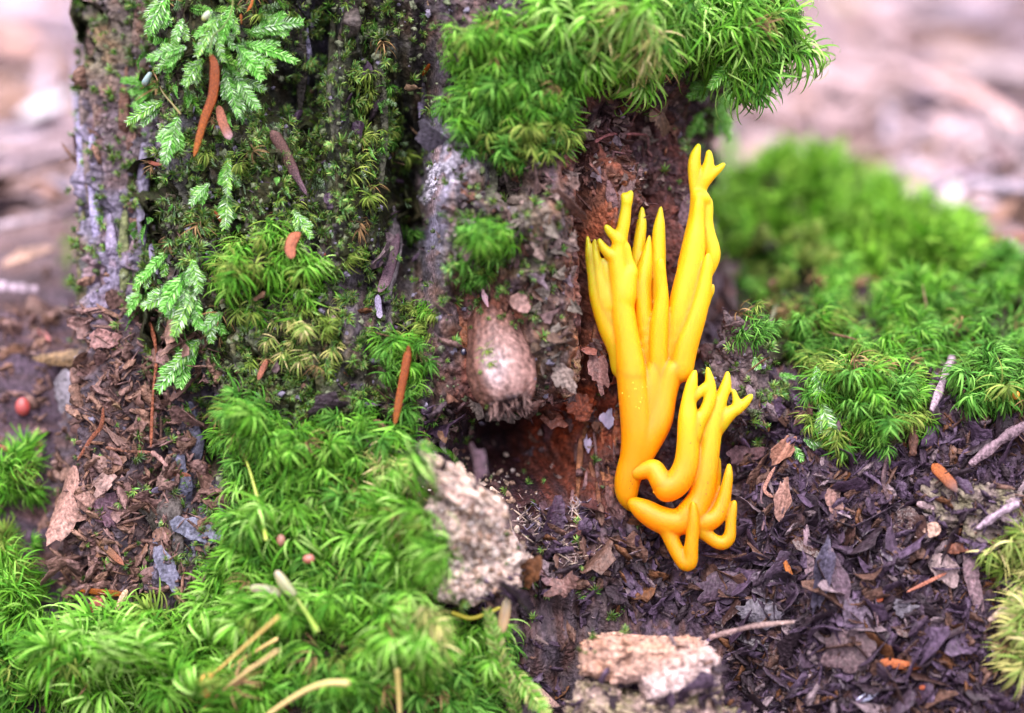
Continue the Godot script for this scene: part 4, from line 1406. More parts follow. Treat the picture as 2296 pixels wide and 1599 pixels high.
func soil_share(x: float, y: float) -> float:
	if bell(x, y, 1445, 1460, 190, 85) > 0.4: return 0.03
	if x > 1290.0 and x < 1400.0 and y > 470.0 and y < 760.0: return 0.0
	if bell(x, y, 1050, 1160, 140, 190) > 0.4: return 0.05
	if x > 1270.0 and x < 1640.0 and y > 1500.0: return 0.25
	if x > 1170.0 and y > 1150.0: return 1.0
	if x > 1640.0 and y > 900.0: return 1.0
	if x > 1060.0 and y > 1250.0: return 0.85
	if x < 480.0 and y > 690.0 and y < 1340.0: return 0.9
	if x > 1000.0 and x < 1660.0 and y > 180.0:
		if bell(x, y, 1150, 1020, 150, 100) > 0.4: return 0.06
		if bell(x, y, 1110, 780, 90, 170) > 0.3: return 0.0
		return 0.12 if x > 1260.0 and x < 1400.0 and y > 860.0 else 0.3
	if x > 820.0 and x < 1060.0 and y > 900.0 and y < 1060.0: return 0.7
	if x > 160.0 and x < 330.0 and y < 690.0: return 0.05
	return 0.04

func film_share(x: float, y: float) -> float:
	var k := 0.0
	for a in [[560, 260, 300, 330, .8], [640, 800, 190, 190, 1.0], [780, 920, 160, 100, .8], [830, 300, 100, 280, .8], [430, 500, 170, 150, .8], [1050, 640, 50, 90, .5], [1690, 880, 90, 90, .6], [1175, 660, 60, 80, .5], [700, 1300, 360, 300, .6], 
		[800, 130, 90, 120, .4], [1180, 500, 80, 60, .35], [160, 560, 50, 120, .4], [210, 60, 60, 120, .5], [1620, 330, 60, 160, .6], [860, 700, 90, 90, .5], [1090, 470, 60, 80, .4], [1300, 1380, 90, 60, .35]]:
		k = maxf(k, bell(x, y, a[0], a[1], a[2], a[3]) * a[4])
	k *= 1.0 - 0.95 * maxf(bell(x, y, 1115, 810, 90, 150), maxf(bell(x, y, 1050, 1160, 130, 180), maxf(bell(x, y, 1180, 1000, 150, 100), maxf(bell(x, y, 912, 400, 46, 190), bell(x, y, 612, 220, 50, 50)))))
	return k * smoothstep(-0.35, 0.25, nz_mid.get_noise_2d(x * 1.6, y * 1.6))

func build_scatter() -> void:
	var m := earthy(0.58, 62.0, 0.03)
	for k in 4:
		scatter("wood_crumbs", "dark crumbs of rotten wood and soil on bank and stump", crumb_mesh(k * 7.0, 6.0 + 2.0 * (k % 3), 9.0 + 3.0 * (k % 2), 3.4), m, 5200, [0, 150, 2300, 1620], soil_share, soil_tint, 0.3, 2.8, 1.0)
	for k in 3:
		scatter("wood_slivers", "thin dark slivers of wood and leaf strewn over bank and stump", crumb_mesh(k * 9.0 + 3.0, 3.0, 20.0, 2.0), m, 2600, [0, 150, 2300, 1620], soil_share, soil_tint, 0.4, 2.0, 3.0)
	for k in 3:
		scatter("leaf_scraps", "small curled scraps of dead leaf and bark on the bank", plate_mesh(26 * U, 40 * U, 2 * U, 0.5, 0.45, Color(1, 1, 1), k * 3.7, 3, 14), earthy(0.34, 62.0, 0.02), 800, [0, 150, 2300, 1620], soil_share, soil_tint, 0.4, 2.6, 8.0)
	var wet_soil := func(x: float, y: float) -> float: return 1.0 if y > 1190.0 - (x - 1500.0) * 0.25 and bell(x, y, 1445, 1460, 190, 85) < 0.3 and y < 1620.0 else 0.0
	var plum := func(_x: float, _y: float) -> Color: return shade([Color(.085, .06, .095), Color(.12, .085, .12), Color(.06, .045, .06), Color(.14, .10, .15), Color(.11, .06, .05)][rng.randi() % 5], rng.randf_range(0.7, 1.2))
	for k in 2:
		scatter("plum_leaf_layers", "dark plum sheets of wet rotting leaf bedded in the soil bank", plate_mesh(56 * U, 84 * U, 3.0 * U, 0.35, 0.4, Color(1, 1, 1), k * 5.3 + 50.0, 5, 20, 0.15, 0.3), earthy(0.3, 62.0, 0.02, 0.5), 130, [1480, 1150, 2080, 1620], wet_soil, plum, 0.5, 1.5, 2.0)
	var shred := func(x: float, y: float) -> float: return maxf(bell(x, y, 1225, 640, 80, 230), maxf(maxf(bell(x, y, 1400, 380, 200, 120), bell(x, y, 1140, 520, 120, 130)) * 0.7, maxf(bell(x, y, 1345, 850, 40, 160) * 0.8, bell(x, y, 990, 960, 90, 60) * 0.7))) * float(bell(x, y, 1110, 790, 90, 180) < 0.3 and not (x > 1285.0 and x < 1420.0 and y > 450.0 and y < 760.0))
	var bark := func(_x: float, _y: float) -> Color: return shade([Color(.28, .19, .165), Color(.38, .29, .25), Color(.17, .11, .11), Color(.30, .27, .22), Color(.24, .12, .08), Color(.22, .17, .20)][rng.randi() % 6], rng.randf_range(0.6, 1.2))
	for k in 3:
		scatter("bark_shreds", "curled grey-brown shreds of rotten wood round the branch stub", plate_mesh(20 * U, 34 * U, 2.5 * U, 0.9, 0.6, Color(1, 1, 1), k * 2.7 + 20.0, 4, 14, 0.2, 0.3), earthy(0.6, 62.0, 0.03), 1100, [880, 200, 1640, 1100], shred, bark, 0.35, 1.5, 5.0)
	var pale := func(_x: float, _y: float) -> Color: return shade([Color(.80, .68, .54), Color(.66, .50, .36), Color(.86, .78, .70), Color(.50, .34, .24)][rng.randi() % 4], rng.randf_range(0.7, 1.1))
	scatter("pale_crumbs", "cream crumbs of rotten wood on the pointed chunk", crumb_mesh(61.0, 8.0, 6.0, 5.0), m, 2600, [900, 1010, 1210, 1330], func(x: float, y: float) -> float: return bell(x, y, 1055, 1180, 90, 120), pale, 0.3, 1.2, 0.5)
	# a film of short moss
	var green := func(x: float, y: float) -> Color:
		var w := nz_mid.get_noise_2d(x * 1.2 + 300.0, y * 1.2)
		return shade(Color(.8, .8, .7).lerp(Color(.6, .55, .6), clampf(w * 1.5, 0, 1)) if w > 0 else Color(.8, .8, .7).lerp(Color(1.5, 1.4, 1.9), clampf(-w * 1.5, 0, 1)), rng.randf_range(0.5, 1.25))
	for k in 3:
		scatter("moss_film", "short dull green moss growing as a film on the stump", shoots_of("short")[k], leafy(), 14000, [130, 0, 1780, 1600], film_share, green, 0.5, 1.4, 0.0, 1.0)
	# algae and lichen grains
	var grain := func(x: float, y: float) -> Color:
		return [Color(.14, .20, .08), Color(.20, .26, .14), Color(.08, .13, .045), Color(.30, .36, .22), Color(.30, .29, .38), Color(.22, .32, .13)][rng.randi() % 5]
	for k in 2:
		scatter("lichen_grains", "grey-green grains of lichen and algae on the damp wood", crumb_mesh(k * 5.0 + 40.0, 6.0, 6.0, 5.0), earthy(0.7, 62.0, 0.02), 11000, [150, 0, 1720, 1100], func(x: float, y: float) -> float: return maxf(film_share(x, y), 0.22 * float(x < 1240.0 and x > 320.0)) * 0.8 * (1.0 - bell(x, y, 1170, 1000, 170, 110)) * float(bell(x, y, 1115, 820, 90, 130) < 0.4), grain, 0.3, 1.5, 0.5)
	# white mould and fibres
	for a in [[1192, 1167, 34, 26], [1278, 1236, 44, 36], [1296, 1143, 22, 20], [1230, 1190, 40, 30]]:
		var where := []
		var tints := []
		for k in 90:
			var x: float = a[0] + rng.randfn() * a[2] * 0.6
			var y: float = a[1] + rng.randfn() * a[3] * 0.6
			var h := hit(x, y)
			where.append(Transform3D(seat(Vector3.ZERO, Vector3(rng.randf_range(-1, 1), rng.randf_range(-1, 1), rng.randf_range(-0.2, 0.8)), EN, rng.randf_range(0.4, 1.0)).basis, h[0] + EN * 5.0 * U))
			tints.append([Color(.80, .66, .62), Color(.66, .50, .46), Color(.82, .68, .52), Color(.40, .36, .52)][rng.randi() % 4])
		many("pale_fibres", "pale splintered fibres sticking out of the dark soil below the hollow", crumb_mesh(a[0], 2.6, 20.0, 1.6), m, where, tints)
	var mould_w := []
	var mould_t := []
	for k in 420:
		var t := rng.randf()
		var line := [Vector2(1034, 348), Vector2(1008, 372), Vector2(972, 386), Vector2(966, 415), Vector2(950, 448)]
		var i := mini(int(t * 4.0), 3)
		var p: Vector2 = line[i].lerp(line[i + 1], t * 4.0 - i) + Vector2(rng.randfn(), rng.randfn()) * 5.5
		var h := hit(p.x, p.y)
		mould_w.append(Transform3D(seat(Vector3.ZERO, Vector3(rng.randf_range(-1, 1), rng.randf_range(-1, 1), rng.randf_range(-1, 1)), EN, rng.randf_range(0.25, 0.7)).basis, h[0] + EN * 4.0 * U))
		mould_t.append(Color(.74, .74, .86))
	many("white_mould", "crooked band of white mould on the stump left of the moss curtain", crumb_mesh(77.0, 8.0, 8.0, 6.0), earthy(0.7, 62.0, 0.01), mould_w, mould_t)

func build_moss_litter() -> void:
	var on := func(x: float, y: float) -> float: return maxf(maxf(bell(x, y, 650, 1130, 240, 330), bell(x, y, 900, 1400, 240, 200)), maxf(maxf(bell(x, y, 300, 1480, 320, 120), bell(x, y, 1980, 790, 330, 160)), maxf(bell(x, y, 1350, 80, 300, 120), bell(x, y, 600, 650, 200, 150))))
	var tint := func(_x: float, _y: float) -> Color: return shade([Color(.16, .09, .05), Color(.26, .15, .08), Color(.10, .06, .04), Color(.32, .22, .13), Color(.24, .17, .17)][rng.randi() % 5], rng.randf_range(0.7, 1.2))
	scatter("moss_litter_scraps", "small brown scraps of bark and leaf caught among the moss shoots", plate_mesh(18 * U, 30 * U, 2.0 * U, 0.6, 0.5, Color(1, 1, 1), 71.0, 3, 12), earthy(0.55, 62.0, 0.02), 420, [20, 0, 2280, 1600], on, tint, 0.35, 1.3, 46.0)
	scatter("moss_litter_slivers", "thin brown slivers and needle ends caught among the moss shoots", crumb_mesh(83.0, 2.6, 26.0, 2.0), earthy(0.55, 62.0, 0.02), 420, [20, 0, 2280, 1600], on, tint, 0.4, 1.4, 50.0)

func build_moss() -> void:
	var down := -EY
	var G := "moss cushions on the stump"
	cushion("shaggy pale green moss cushion capping the stump's right side", 1440, 50, 240, 105, 66, 190, ["pale", "lime", "pale", "deep"], down * 0.9, 1.15, G)
	cushion("yellowish tangled moss tuft under the front edge of the shaggy cap", 1400, 70, 60, 70, 90, 26, ["faded", "pale"], down, 1.2, G)
	cushion("green moss tuft hanging over the stump's right edge against the blurred litter", 1650, 95, 125, 115, 50, 120, ["lime", "deep", "pale"], EX * 0.9 - EY * 0.4, 1.15, G)
	cushion("bright rounded moss tuft left of the shaggy cap", 1110, 110, 85, 62, 60, 58, ["lime"], down * 0.8, 0.9, G)
	cushion("deep green moss curtain hanging below the bright rounded tuft", 1130, 215, 120, 85, 40, 90, ["deep", "lime"], down, 0.95, G)
	cushion("dark green moss tuft in the corner under the shaggy cap", 1245, 180, 70, 70, 30, 34, ["deep"], down, 0.9, G)
	cushion("lowest tuft of the moss curtain with loose curled ends", 1165, 310, 85, 52, 36, 40, ["deep", "olive"], down, 0.95, G)
	cushion("small wisps of moss on the whitish wood left of the moss curtain", 1060, 300, 50, 40, 14, 14, ["deep"], down, 0.8, G)
	cushion("small curly moss tuft on the crust above the branch stub", 1078, 535, 46, 42, 44, 30, ["lime", "lime", "deep"], down + EX * 0.2, 0.85, G)
	cushion("little star-shaped moss tufts below the curly tuft", 1066, 605, 34, 36, 16, 16, ["deep"], down * 0.5, 0.65, G)
	cushion("soft moss tuft in the middle of the stump's left half", 575, 610, 118, 92, 36, 76, ["lime", "olive"], down, 0.9, G)
	cushion("yellow-green moss tuft below the salmon curled needle", 672, 640, 66, 70, 40, 34, ["lime", "pale"], down, 0.9, G)
	cushion("wispy olive moss tuft beside the amber leaf", 690, 745, 70, 60, 26, 34, ["olive", "faded"], down, 0.7, G)
	cushion("moss tuft that the upright orange needle sticks out of", 900, 800, 58, 72, 40, 44, ["lime", "deep"], down, 0.85, G)
	cushion("thin moss wisps on the dark wood above the upright orange needle", 930, 715, 40, 50, 14, 18, ["olive", "lime"], down, 0.65, G)
	cushion("tiny moss star beside the mauve needle", 925, 530, 26, 30, 10, 9, ["deep"], down, 0.6, G)
	cushion("thin dark moss growing down the middle of the stump", 850, 250, 60, 120, 10, 30, ["deep", "olive"], down, 0.55, G)
	cushion("dense feather moss behind the fronds at the top of the stump", 455, 110, 165, 150, 26, 120, ["fern"], down * 1.3, 1.0, G)
	cushion("dense pale feather moss behind the lower left fronds", 395, 710, 85, 130, 20, 70, ["fern"], down * 1.2 - EX * 0.4, 0.9, G)
	cushion("short dull feather moss on the stump's left half between the frond clumps", 500, 450, 190, 170, 10, 190, ["fernlet", "fernlet", "short"], down * 1.4, 0.9, G)
	cushion("tiny yellow-green moss trail on the left of the pale stub", 1082, 800, 20, 40, 2, 16, ["short"], down, 0.8, G)
	cushion("shaggy pale feather moss curtain in the middle of the stump's left half", 640, 400, 110, 150, 10, 90, ["fernlet", "fern", "fernlet"], down * 1.5, 0.85, G)
	cushion("pale feather moss hanging in strands right of the dark recess", 830, 270, 60, 170, 10, 70, ["fernlet", "fern"], down * 1.6, 0.8, G)
	cushion("sage feather moss on the stump's left flank above the pale clump", 380, 520, 90, 90, 10, 60, ["fernlet", "fern"], down * 1.5, 0.9, G)
	cushion("dull moss fuzz on the weathered wood at the stump's left edge", 220, 60, 60, 90, 4, 26, ["short", "fernlet"], down * 1.2, 0.8, G)
	cushion("short dull feather moss below the white mould on the dark face", 840, 420, 90, 170, 10, 90, ["fernlet"], down * 1.4, 0.9, G)
	cushion("sage granular feather moss under the wispy olive tuft", 610, 810, 130, 70, 12, 60, ["fernlet"], down * 1.2, 0.8, G)
	var R := "moss cushions on the buttress root"
	cushion("moss ledge running from the dark gap to the upright orange needle", 815, 950, 110, 44, 36, 52, ["lime", "deep"], down * 0.6, 0.95, R)
	cushion("moss tuft behind the pale spore capsule", 555, 950, 70, 64, 60, 42, ["lime", "deep"], down * 0.5 - EX * 0.5, 1.0, R)
	cushion("thick green moss swell at the head of the root", 660, 1040, 165, 90, 60, 110, ["lime", "deep", "lime"], down * 0.7 + EX * 0.2, 1.0, R)
	cushion("pale green moss swell around the pink droplets", 640, 1190, 150, 105, 70, 110, ["pale", "lime", "deep"], down * 0.7 - EX * 0.3, 1.0, R)
	cushion("dark green moss between the pink droplets and the cream chunk", 790, 1150, 100, 110, 40, 70, ["deep", "lime"], down * 0.7, 1.0, R)
	cushion("combed bright moss tuft growing against the cream chunk", 872, 1195, 80, 66, 90, 62, ["lime", "pale"], EX * -0.9 - EY * 0.4, 1.15, R)
	cushion("yellowish moss tuft on the ridge of the cream chunk", 895, 1085, 50, 62, 50, 34, ["pale", "faded"], EX * -0.6 - EY * 0.5, 1.05, R)
	cushion("swept moss tuft below the combed tuft", 925, 1275, 80, 56, 80, 54, ["lime", "pale"], EX * -0.8 - EY * 0.5, 1.1, R)
	cushion("shadowed moss slope below the swept tuft", 800, 1330, 140, 90, 50, 90, ["deep", "lime"], down * 0.8, 1.05, R)
	cushion("drooping yellow-green moss tuft beside the yellow spore stalk", 925, 1430, 90, 95, 90, 72, ["faded", "pale", "lime"], down, 1.1, R)
	cushion("moss slope behind the amber setae", 600, 1370, 150, 90, 60, 100, ["lime", "pale"], down * 0.6 - EX * 0.3, 1.05, R)
	cushion("dark wet moss at the bottom between two stalks", 780, 1530, 150, 80, 60, 92, ["deep", "lime"], down * 0.6, 1.1, R)
	cushion("dark green moss under the plaited shoot", 1020, 1560, 120, 70, 40, 60, ["deep"], down * 0.7, 1.0, R)
	cushion("pale combed moss tuft below the white-tipped capsule", 1085, 1490, 80, 100, 60, 70, ["lime", "pale", "deep"], down, 1.0, R)
	var L := "moss cushions on the ground at lower left"
	cushion("moss cushion with arched leaves beside the cream curved needle", 380, 1455, 140, 76, 110, 96, ["lime", "pale", "lime"], EX * 0.2 - EY * 0.2, 1.15, L)
	cushion("moss cushion with white-edged leaves left of the cream curved needle", 210, 1490, 140, 90, 130, 104, ["lime", "pale"], EX * -0.4, 1.15, L)
	cushion("moss cushion in the bottom left corner", 60, 1530, 130, 110, 130, 86, ["lime", "deep"], EX * -0.3, 1.15, L)
	cushion("blurred moss cushion at the left edge above the corner", 45, 1370, 100, 90, 90, 66, ["lime"], EX * -0.2, 1.15, L)
	cushion("moss cushion around the orange curved capsule", 480, 1570, 170, 70, 120, 96, ["lime", "pale"], EX * 0.2, 1.15, L)
	cushion("soft blurred moss pad at the left edge beside the brown debris", 55, 1095, 52, 60, 50, 30, ["lime"], Vector3.ZERO, 1.0, L)
	cushion("small blurred moss pad at the left edge under the round pad", 35, 1240, 46, 40, 40, 20, ["olive", "lime"], Vector3.ZERO, 1.0, L)
	var B := "moss cushions on the bank right of the fungus"
	cushion("upright green moss clump right of the stump's edge", 1800, 640, 95, 95, 90, 84, ["lime", "olive"], EX * 0.3 - EY * 0.3, 0.95, B)
	cushion("moss clump with bronze tips below the upright clump", 1850, 760, 110, 80, 60, 82, ["olive", "lime", "deep"], EX * 0.3 - EY * 0.3, 0.95, B)
	cushion("moss clump that hangs over the dark gap of the bank", 1945, 890, 125, 100, 70, 120, ["lime", "deep", "olive"], down * 0.7 + EX * 0.3, 0.95, B)
	cushion("green moss bank right of the peach flake", 2060, 740, 120, 100, 70, 90, ["lime", "deep"], EX * 0.3 - EY * 0.2, 1.0, B)
	cushion("blurred tall moss at the right edge", 2220, 700, 110, 110, 90, 90, ["lime", "deep"], Vector3.ZERO, 1.1, B)
	cushion("dark green moss at the right edge above the orange speck", 2230, 850, 110, 80, 50, 74, ["deep"], down * 0.3, 1.0, B)
	cushion("dull moss hanging on the bank under the clump", 1890, 960, 80, 60, 30, 40, ["olive", "deep"], down, 0.8, B)
	cushion("grassy moss tuft at the right edge beside the lilac forked twig", 2290, 1240, 50, 50, 40, 30, ["olive", "faded"], EX * -0.6 - EY * 0.5, 1.0, B)
	cushion("pale moss tuft in the right edge low on the bank", 2300, 1430, 50, 70, 40, 30, ["faded", "olive"], EX * -0.8 - EY * 0.5, 1.1, B)
	cushion("thin moss patch beside the fungus above the soil", 1690, 750, 40, 24, 8, 12, ["deep"], EX * 0.6, 0.6, B)
	cushion("ragged moss fringe along the foot of the stump's right edge", 1705, 640, 52, 110, 26, 60, ["olive", "deep", "fernlet"], EX * 0.4 - EY * 0.3, 0.85, B)
	var F := "blurred moss mounds behind the stump"
	cushion("large blurred bright moss mound behind the stump's right edge", 1760, 500, 200, 95, 200, 160, ["far"], Vector3.ZERO, 1.1, F, true)
	cushion("blurred moss mound right of the large one", 1990, 545, 140, 80, 130, 90, ["far"], Vector3.ZERO, 1.1, F, true)
	cushion("blurred green moss rise behind the peach flake", 2090, 630, 130, 60, 110, 70, ["far"], Vector3.ZERO, 1.1, F, true)

func build_fronds() -> void:
	fronds("feather moss fronds at the top of the stump", [
		[560, 70, 668, 40, 30, 60, "widest pale frond pointing right at the top of the stump"], [500, 30, 430, 110, 26, 60, "frond beside the greenish capsule at the top"],
		[530, 100, 590, 165, 30, 66, "broad frond pointing down right, right of the big orange needle"], [540, 95, 655, 130, 26, 56, "long low frond pointing right below the widest frond"],
		[470, 20, 490, 130, 24, 62, "upright narrow frond above the tip of the big orange needle"], [520, 10, 505, 90, 24, 58, "short frond under the dark thread"],
		[380, -20, 322, 60, 34, 60, "bright frond hanging at the top left of the clump"], [370, 10, 345, 70, 30, 50, "bright frond next to the stump's left edge"],
		[420, 105, 335, 128, 26, 60, "pale frond pointing left below the bright fronds"], [400, 128, 350, 150, 24, 50, "short blunt frond pointing left"],
		[455, 130, 410, 180, 28, 66, "frond pointing down left beside the big orange needle"], [350, 195, 275, 185, 24, 44, "low frond that reaches left over the weathered wood"],
		[370, 225, 285, 265, 28, 50, "frond left of the lilac needle pointing down left"], [400, 260, 362, 355, 32, 60, "bright pale frond hanging below the lilac needle"],
		[520, 160, 575, 235, 28, 56, "frond hanging right of the big orange needle"], [500, 150, 540, 250, 26, 50, "drooping frond between the two white needles"],
		[560, 200, 530, 260, 22, 40, "short frond above the dark gap"], [345, 200, 300, 235, 22, 46, "small frond beside the spore stalk"], [410, 40, 385, 100, 24, 54, "small frond inside the top clump"], [590, 30, 640, 70, 24, 52, "frond under the orange chip at the top"],
	])
	fronds("feather moss fronds down the stump's left half", [
		[512, 350, 508, 430, 24, 40, "slim hanging frond below the white-pink needle"], [510, 420, 512, 505, 30, 44, "broad tip of the hanging frond chain"], [470, 410, 425, 450, 22, 30, "faint frond left of the hanging chain"],
		[655, 470, 700, 525, 22, 36, "pale bluish frond above the salmon needle"],
		[330, 640, 285, 700, 24, 34, "frond at the upper left of the pale clump"], [420, 610, 365, 690, 34, 56, "bright frond in the pale clump"], [440, 640, 390, 745, 34, 60, "long pale frond in the middle of the clump"],
		[455, 700, 425, 790, 34, 60, "broad pale frond right in the clump"], [400, 650, 320, 680, 28, 50, "frond pointing left in the pale clump"], [430, 790, 355, 865, 36, 64, "lowest white-tipped frond of the pale clump"],
		[450, 760, 395, 820, 30, 58, "frond above the lowest frond"], [470, 690, 478, 760, 26, 50, "short frond at the right of the pale clump"], [380, 560, 330, 620, 24, 34, "frond above the pale clump"], [430, 580, 440, 650, 26, 46, "upright frond at the top of the pale clump"],
		[500, 700, 455, 735, 24, 46, "small side frond of the pale clump"], [340, 600, 300, 640, 20, 30, "tiny frond at the stump's left flank"],
	])
	fronds("feather moss fronds on the stump's right edge", [
		[1665, 130, 1595, 190, 28, 30, "flat pale frond under the overhanging tuft"], [1600, 180, 1545, 210, 26, 30, "pale frond pointing left on the right edge"], [1640, 200, 1600, 250, 26, 34, "bluish frond on the right edge"],
		[1610, 225, 1640, 310, 26, 24, "frond hanging down the right edge"], [1635, 290, 1645, 380, 24, 20, "lowest frond hanging down the right edge"], [1575, 250, 1540, 300, 26, 24, "dull frond left of the hanging edge fronds"],
	], PALE + FERN)
	fronds("feather moss fronds hanging on the bank", [
		[1830, 820, 1838, 925, 28, 34, "pale frond hanging on the bank beside the purple stick"], [1840, 900, 1868, 985, 32, 36, "white-green tip of the hanging bank frond"], [1745, 838, 1780, 850, 14, 16, "tiny bluish frond above the soil"],
		[1800, 985, 1850, 1000, 18, 20, "small green frond at the foot of the bank"], [1690, 800, 1700, 825, 18, 16, "little white-green frond beside the fungus"], [1780, 1000, 1800, 1030, 16, 16, "tiny frond below the hanging frond"],
	])
	fronds("plaited moss shoots at the bottom", [
		[1165, 1620, 1088, 1390, 40, 150, "long plaited golden-green moss shoot at the bottom"], [1150, 1500, 1215, 1590, 44, 150, "bright green tip beside the plaited shoot"],
	], FADED + PALE)

func build_needles() -> void:
	needle("big curved orange needle hanging in the feather moss", [470, 118, 481, 150, 476, 215, 456, 270, 434, 352], 19, ORANGE, 90, AMBER, 0.45)
	needle("lilac-white needle left of the big orange one", [436, 238, 425, 285, 413, 324], 16, LILAC, 110, WHITE)
	needle("pinkish white needle right of the big orange one", [489, 236, 501, 280, 516, 313], 19, SALMON, 100, ROSE)
	needle("tiny orange chip on the topmost feather moss frond", [539, 32, 541, 56], 8, AMBER, 90, null, 0.5, "point")
	needle("thin orange sliver below the hanging frond chain", [479, 472, 492, 490, 505, 508], 9, ORANGE, 24)
	needle("short brown sliver on the stump's left flank", [328, 360, 345, 367, 362, 369], 8, RUST, 24)
	needle("orange thread crossing the top edge", [566, -6, 562, 12, 553, 26], 6, AMBER, 60)
	needle("small orange flake needle at the top left", [334, 62, 330, 84], 9, ORANGE, 50)
	needle("dark maroon needle in two shades on the mossy face", [607, 292, 628, 325, 652, 372, 688, 438], 24, UMBER, 22, MAUVE)
	needle("orange straight needle with a bent foot high on the stump", [951, 44, 956, 80, 960, 118, 964, 142], 9, ORANGE, 26)
	needle("hooked orange needle end below the straight one", [964, 144, 956, 155, 946, 170], 9, ORANGE, 26)
	needle("brown strip beside the orange bent needle", [937, 72, 934, 110, 932, 152], 11, RUST, 20)
	needle("salmon curled needle above the yellow-green tuft", [674, 522, 657, 536, 650, 556, 654, 580], 22, Color(.46, .16, .08), 90)
	needle("thin red needle right of the salmon one", [703, 530, 718, 545, 729, 574], 7, Color(.42, .08, .04), 60)
	needle("blue-white chip needle left of the soft moss tuft", [338, 546, 342, 580, 353, 617], 12, LILAC, 20, WHITE)
	needle("small orange sliver left of the soft moss tuft", [477, 560, 470, 582], 8, ORANGE, 30)
	needle("mauve segmented needle leaning on the dark face", [893, 522, 878, 575, 866, 625, 848, 655], 25, MAUVE, 26, Color(.33, .22, .26))
	needle("white pointed tip of needle below the mauve one", [846, 660, 848, 688, 852, 714], 14, LILAC, 24, WHITE)
	needle("dark orange thread left of the mauve needle", [822, 566, 812, 585, 806, 608], 7, RUST, 20)
	needle("upright orange needle standing out of a moss tuft", [917, 770, 910, 815, 898, 880, 884, 954], 17, ORANGE, 70, AMBER, 0.6)
	needle("short tan needle beside the foot of the upright one", [836, 942, 858, 955, 878, 978], 12, TAN, 30, ORANGE)
	needle("beige flat blade lying on the ledge above the root", [782, 1006, 830, 990, 904, 974], 13, Color(.36, .28, .23), 30, null, 0.2, "leaf")
	needle("purplish needle under the amber leaf", [745, 815, 765, 838, 784, 850], 22, MAUVE, 20)
	needle("pink needle in the wispy olive tuft", [598, 806, 588, 828, 578, 852], 12, SALMON, 26)
	needle("grey-pink needle beside the amber leaf", [748, 706, 740, 730], 14, ROSE, 30)
	needle("blurred orange needle standing in the brown debris", [137, 922, 131, 975, 121, 1048], 19, ORANGE, 40)
	needle("pink curved rootlet right of the blurred orange needle", [231, 912, 226, 955, 203, 985, 172, 1034], 9, SALMON, 30)
	needle("pink-red rootlet at the left edge", [-6, 998, 34, 1013, 75, 1003, 116, 984], 13, Color(.52, .17, .13), 30)
	needle("pink rootlet across the corner of the debris", [75, 740, 96, 748, 112, 765], 11, Color(.50, .20, .18), 24)
	needle("lilac chip lying in the dark debris", [338, 1102, 375, 1094, 418, 1086], 14, LILAC, 26, WHITE)
	needle("tan needle leaning down the debris slope", [172, 1162, 220, 1212, 278, 1268], 15, TAN, 26, SALMON)
	needle("curved pink needle above the lilac chip", [364, 1042, 390, 1062, 428, 1068], 12, SALMON, 26)
	needle("orange-yellow needle lying flat below the debris slope", [168, 1322, 220, 1328, 280, 1333], 13, AMBER, 36)
	needle("cream curved needle standing before the debris", [284, 1322, 264, 1368, 257, 1414], 23, CREAM, 60, null, 0.5, "leaf")
	needle("red chip needle left of the orange-yellow one", [134, 1328, 165, 1330], 15, RUST, 30)
	needle("pink-tan needle at the bottom edge", [1180, 1532, 1222, 1566, 1264, 1604], 21, Color(.50, .33, .28), 40)
	needle("grey-brown blade crossing below the cream chunk", [1155, 1397, 1188, 1420, 1230, 1446], 15, Color(.30, .23, .22), 20, null, 0.2, "leaf")
	needle("orange needle lying on the dark soil at lower right", [1970, 1484, 2015, 1490, 2064, 1496], 19, Color(.55, .17, .06), 14, ORANGE)
	needle("orange-brown needle with a grey sheath on the right bank", [2090, 1040, 2115, 1066, 2146, 1104], 23, Color(.42, .13, .04), 30, Color(.20, .12, .11))
	needle("orange flat chip standing in the soil right of the fungus", [1757, 1250, 1766, 1275, 1780, 1306], 15, AMBER, 24, null, 0.3, "leaf")
	needle("thin orange thread across the right bank", [2032, 1328, 2080, 1305, 2124, 1284], 7, Color(.55, .22, .14), 24)
	needle("small red chip on the lower right soil", [1962, 1351, 1982, 1340], 9, Color(.48, .12, .05), 14)
	needle("second small red chip near the bottom right", [2060, 1543, 2090, 1540], 10, Color(.48, .12, .05), 14)
	needle("orange blurred needle standing behind the right moss", [2172, 556, 2160, 610, 2148, 672], 23, Color(.72, .40, .22), 60, CREAM)
	needle("peach flake lying on the right moss", [1868, 644, 1915, 634, 1962, 624], 21, Color(.72, .42, .22), 60, Color(.72, .52, .42))
	needle("rust needle leaning in the right moss", [1958, 606, 1972, 650, 1990, 698], 15, Color(.48, .20, .10), 50)
	needle("tiny orange sliver at the stump's right edge", [1666, 568, 1692, 562], 6, AMBER, 20)
	needle("coral needle pair beside the tall fungus", [1600, 700, 1612, 682, 1622, 664], 10, Color(.50, .22, .15), 20)
	needle("tan chip right of the coral pair", [1684, 662, 1710, 670, 1730, 685], 20, TAN, 20)
	needle("rosy needle under the lower fungus", [1560, 1232, 1590, 1214, 1612, 1196], 11, Color(.36, .20, .21), 16)
	needle("curved tan rootlet right of the lower fungus", [1738, 1046, 1722, 1075, 1714, 1100, 1734, 1116], 8, Color(.42, .22, .16), 22)
	twig("long thin rust twig hanging down the stump's left side", [335, 722, 347, 770, 350, 815, 343, 880, 338, 1002], 10, Color(.26, .09, .045), 36)
	twig("pale rust twig running right from the foot of the long one", [236, 1004, 290, 1012, 340, 1015], 9, Color(.42, .20, .13), 30)
	twig("forked end of the rust twig above the lilac chip", [338, 1014, 356, 1026, 374, 1046], 14, Color(.40, .24, .21), 30)
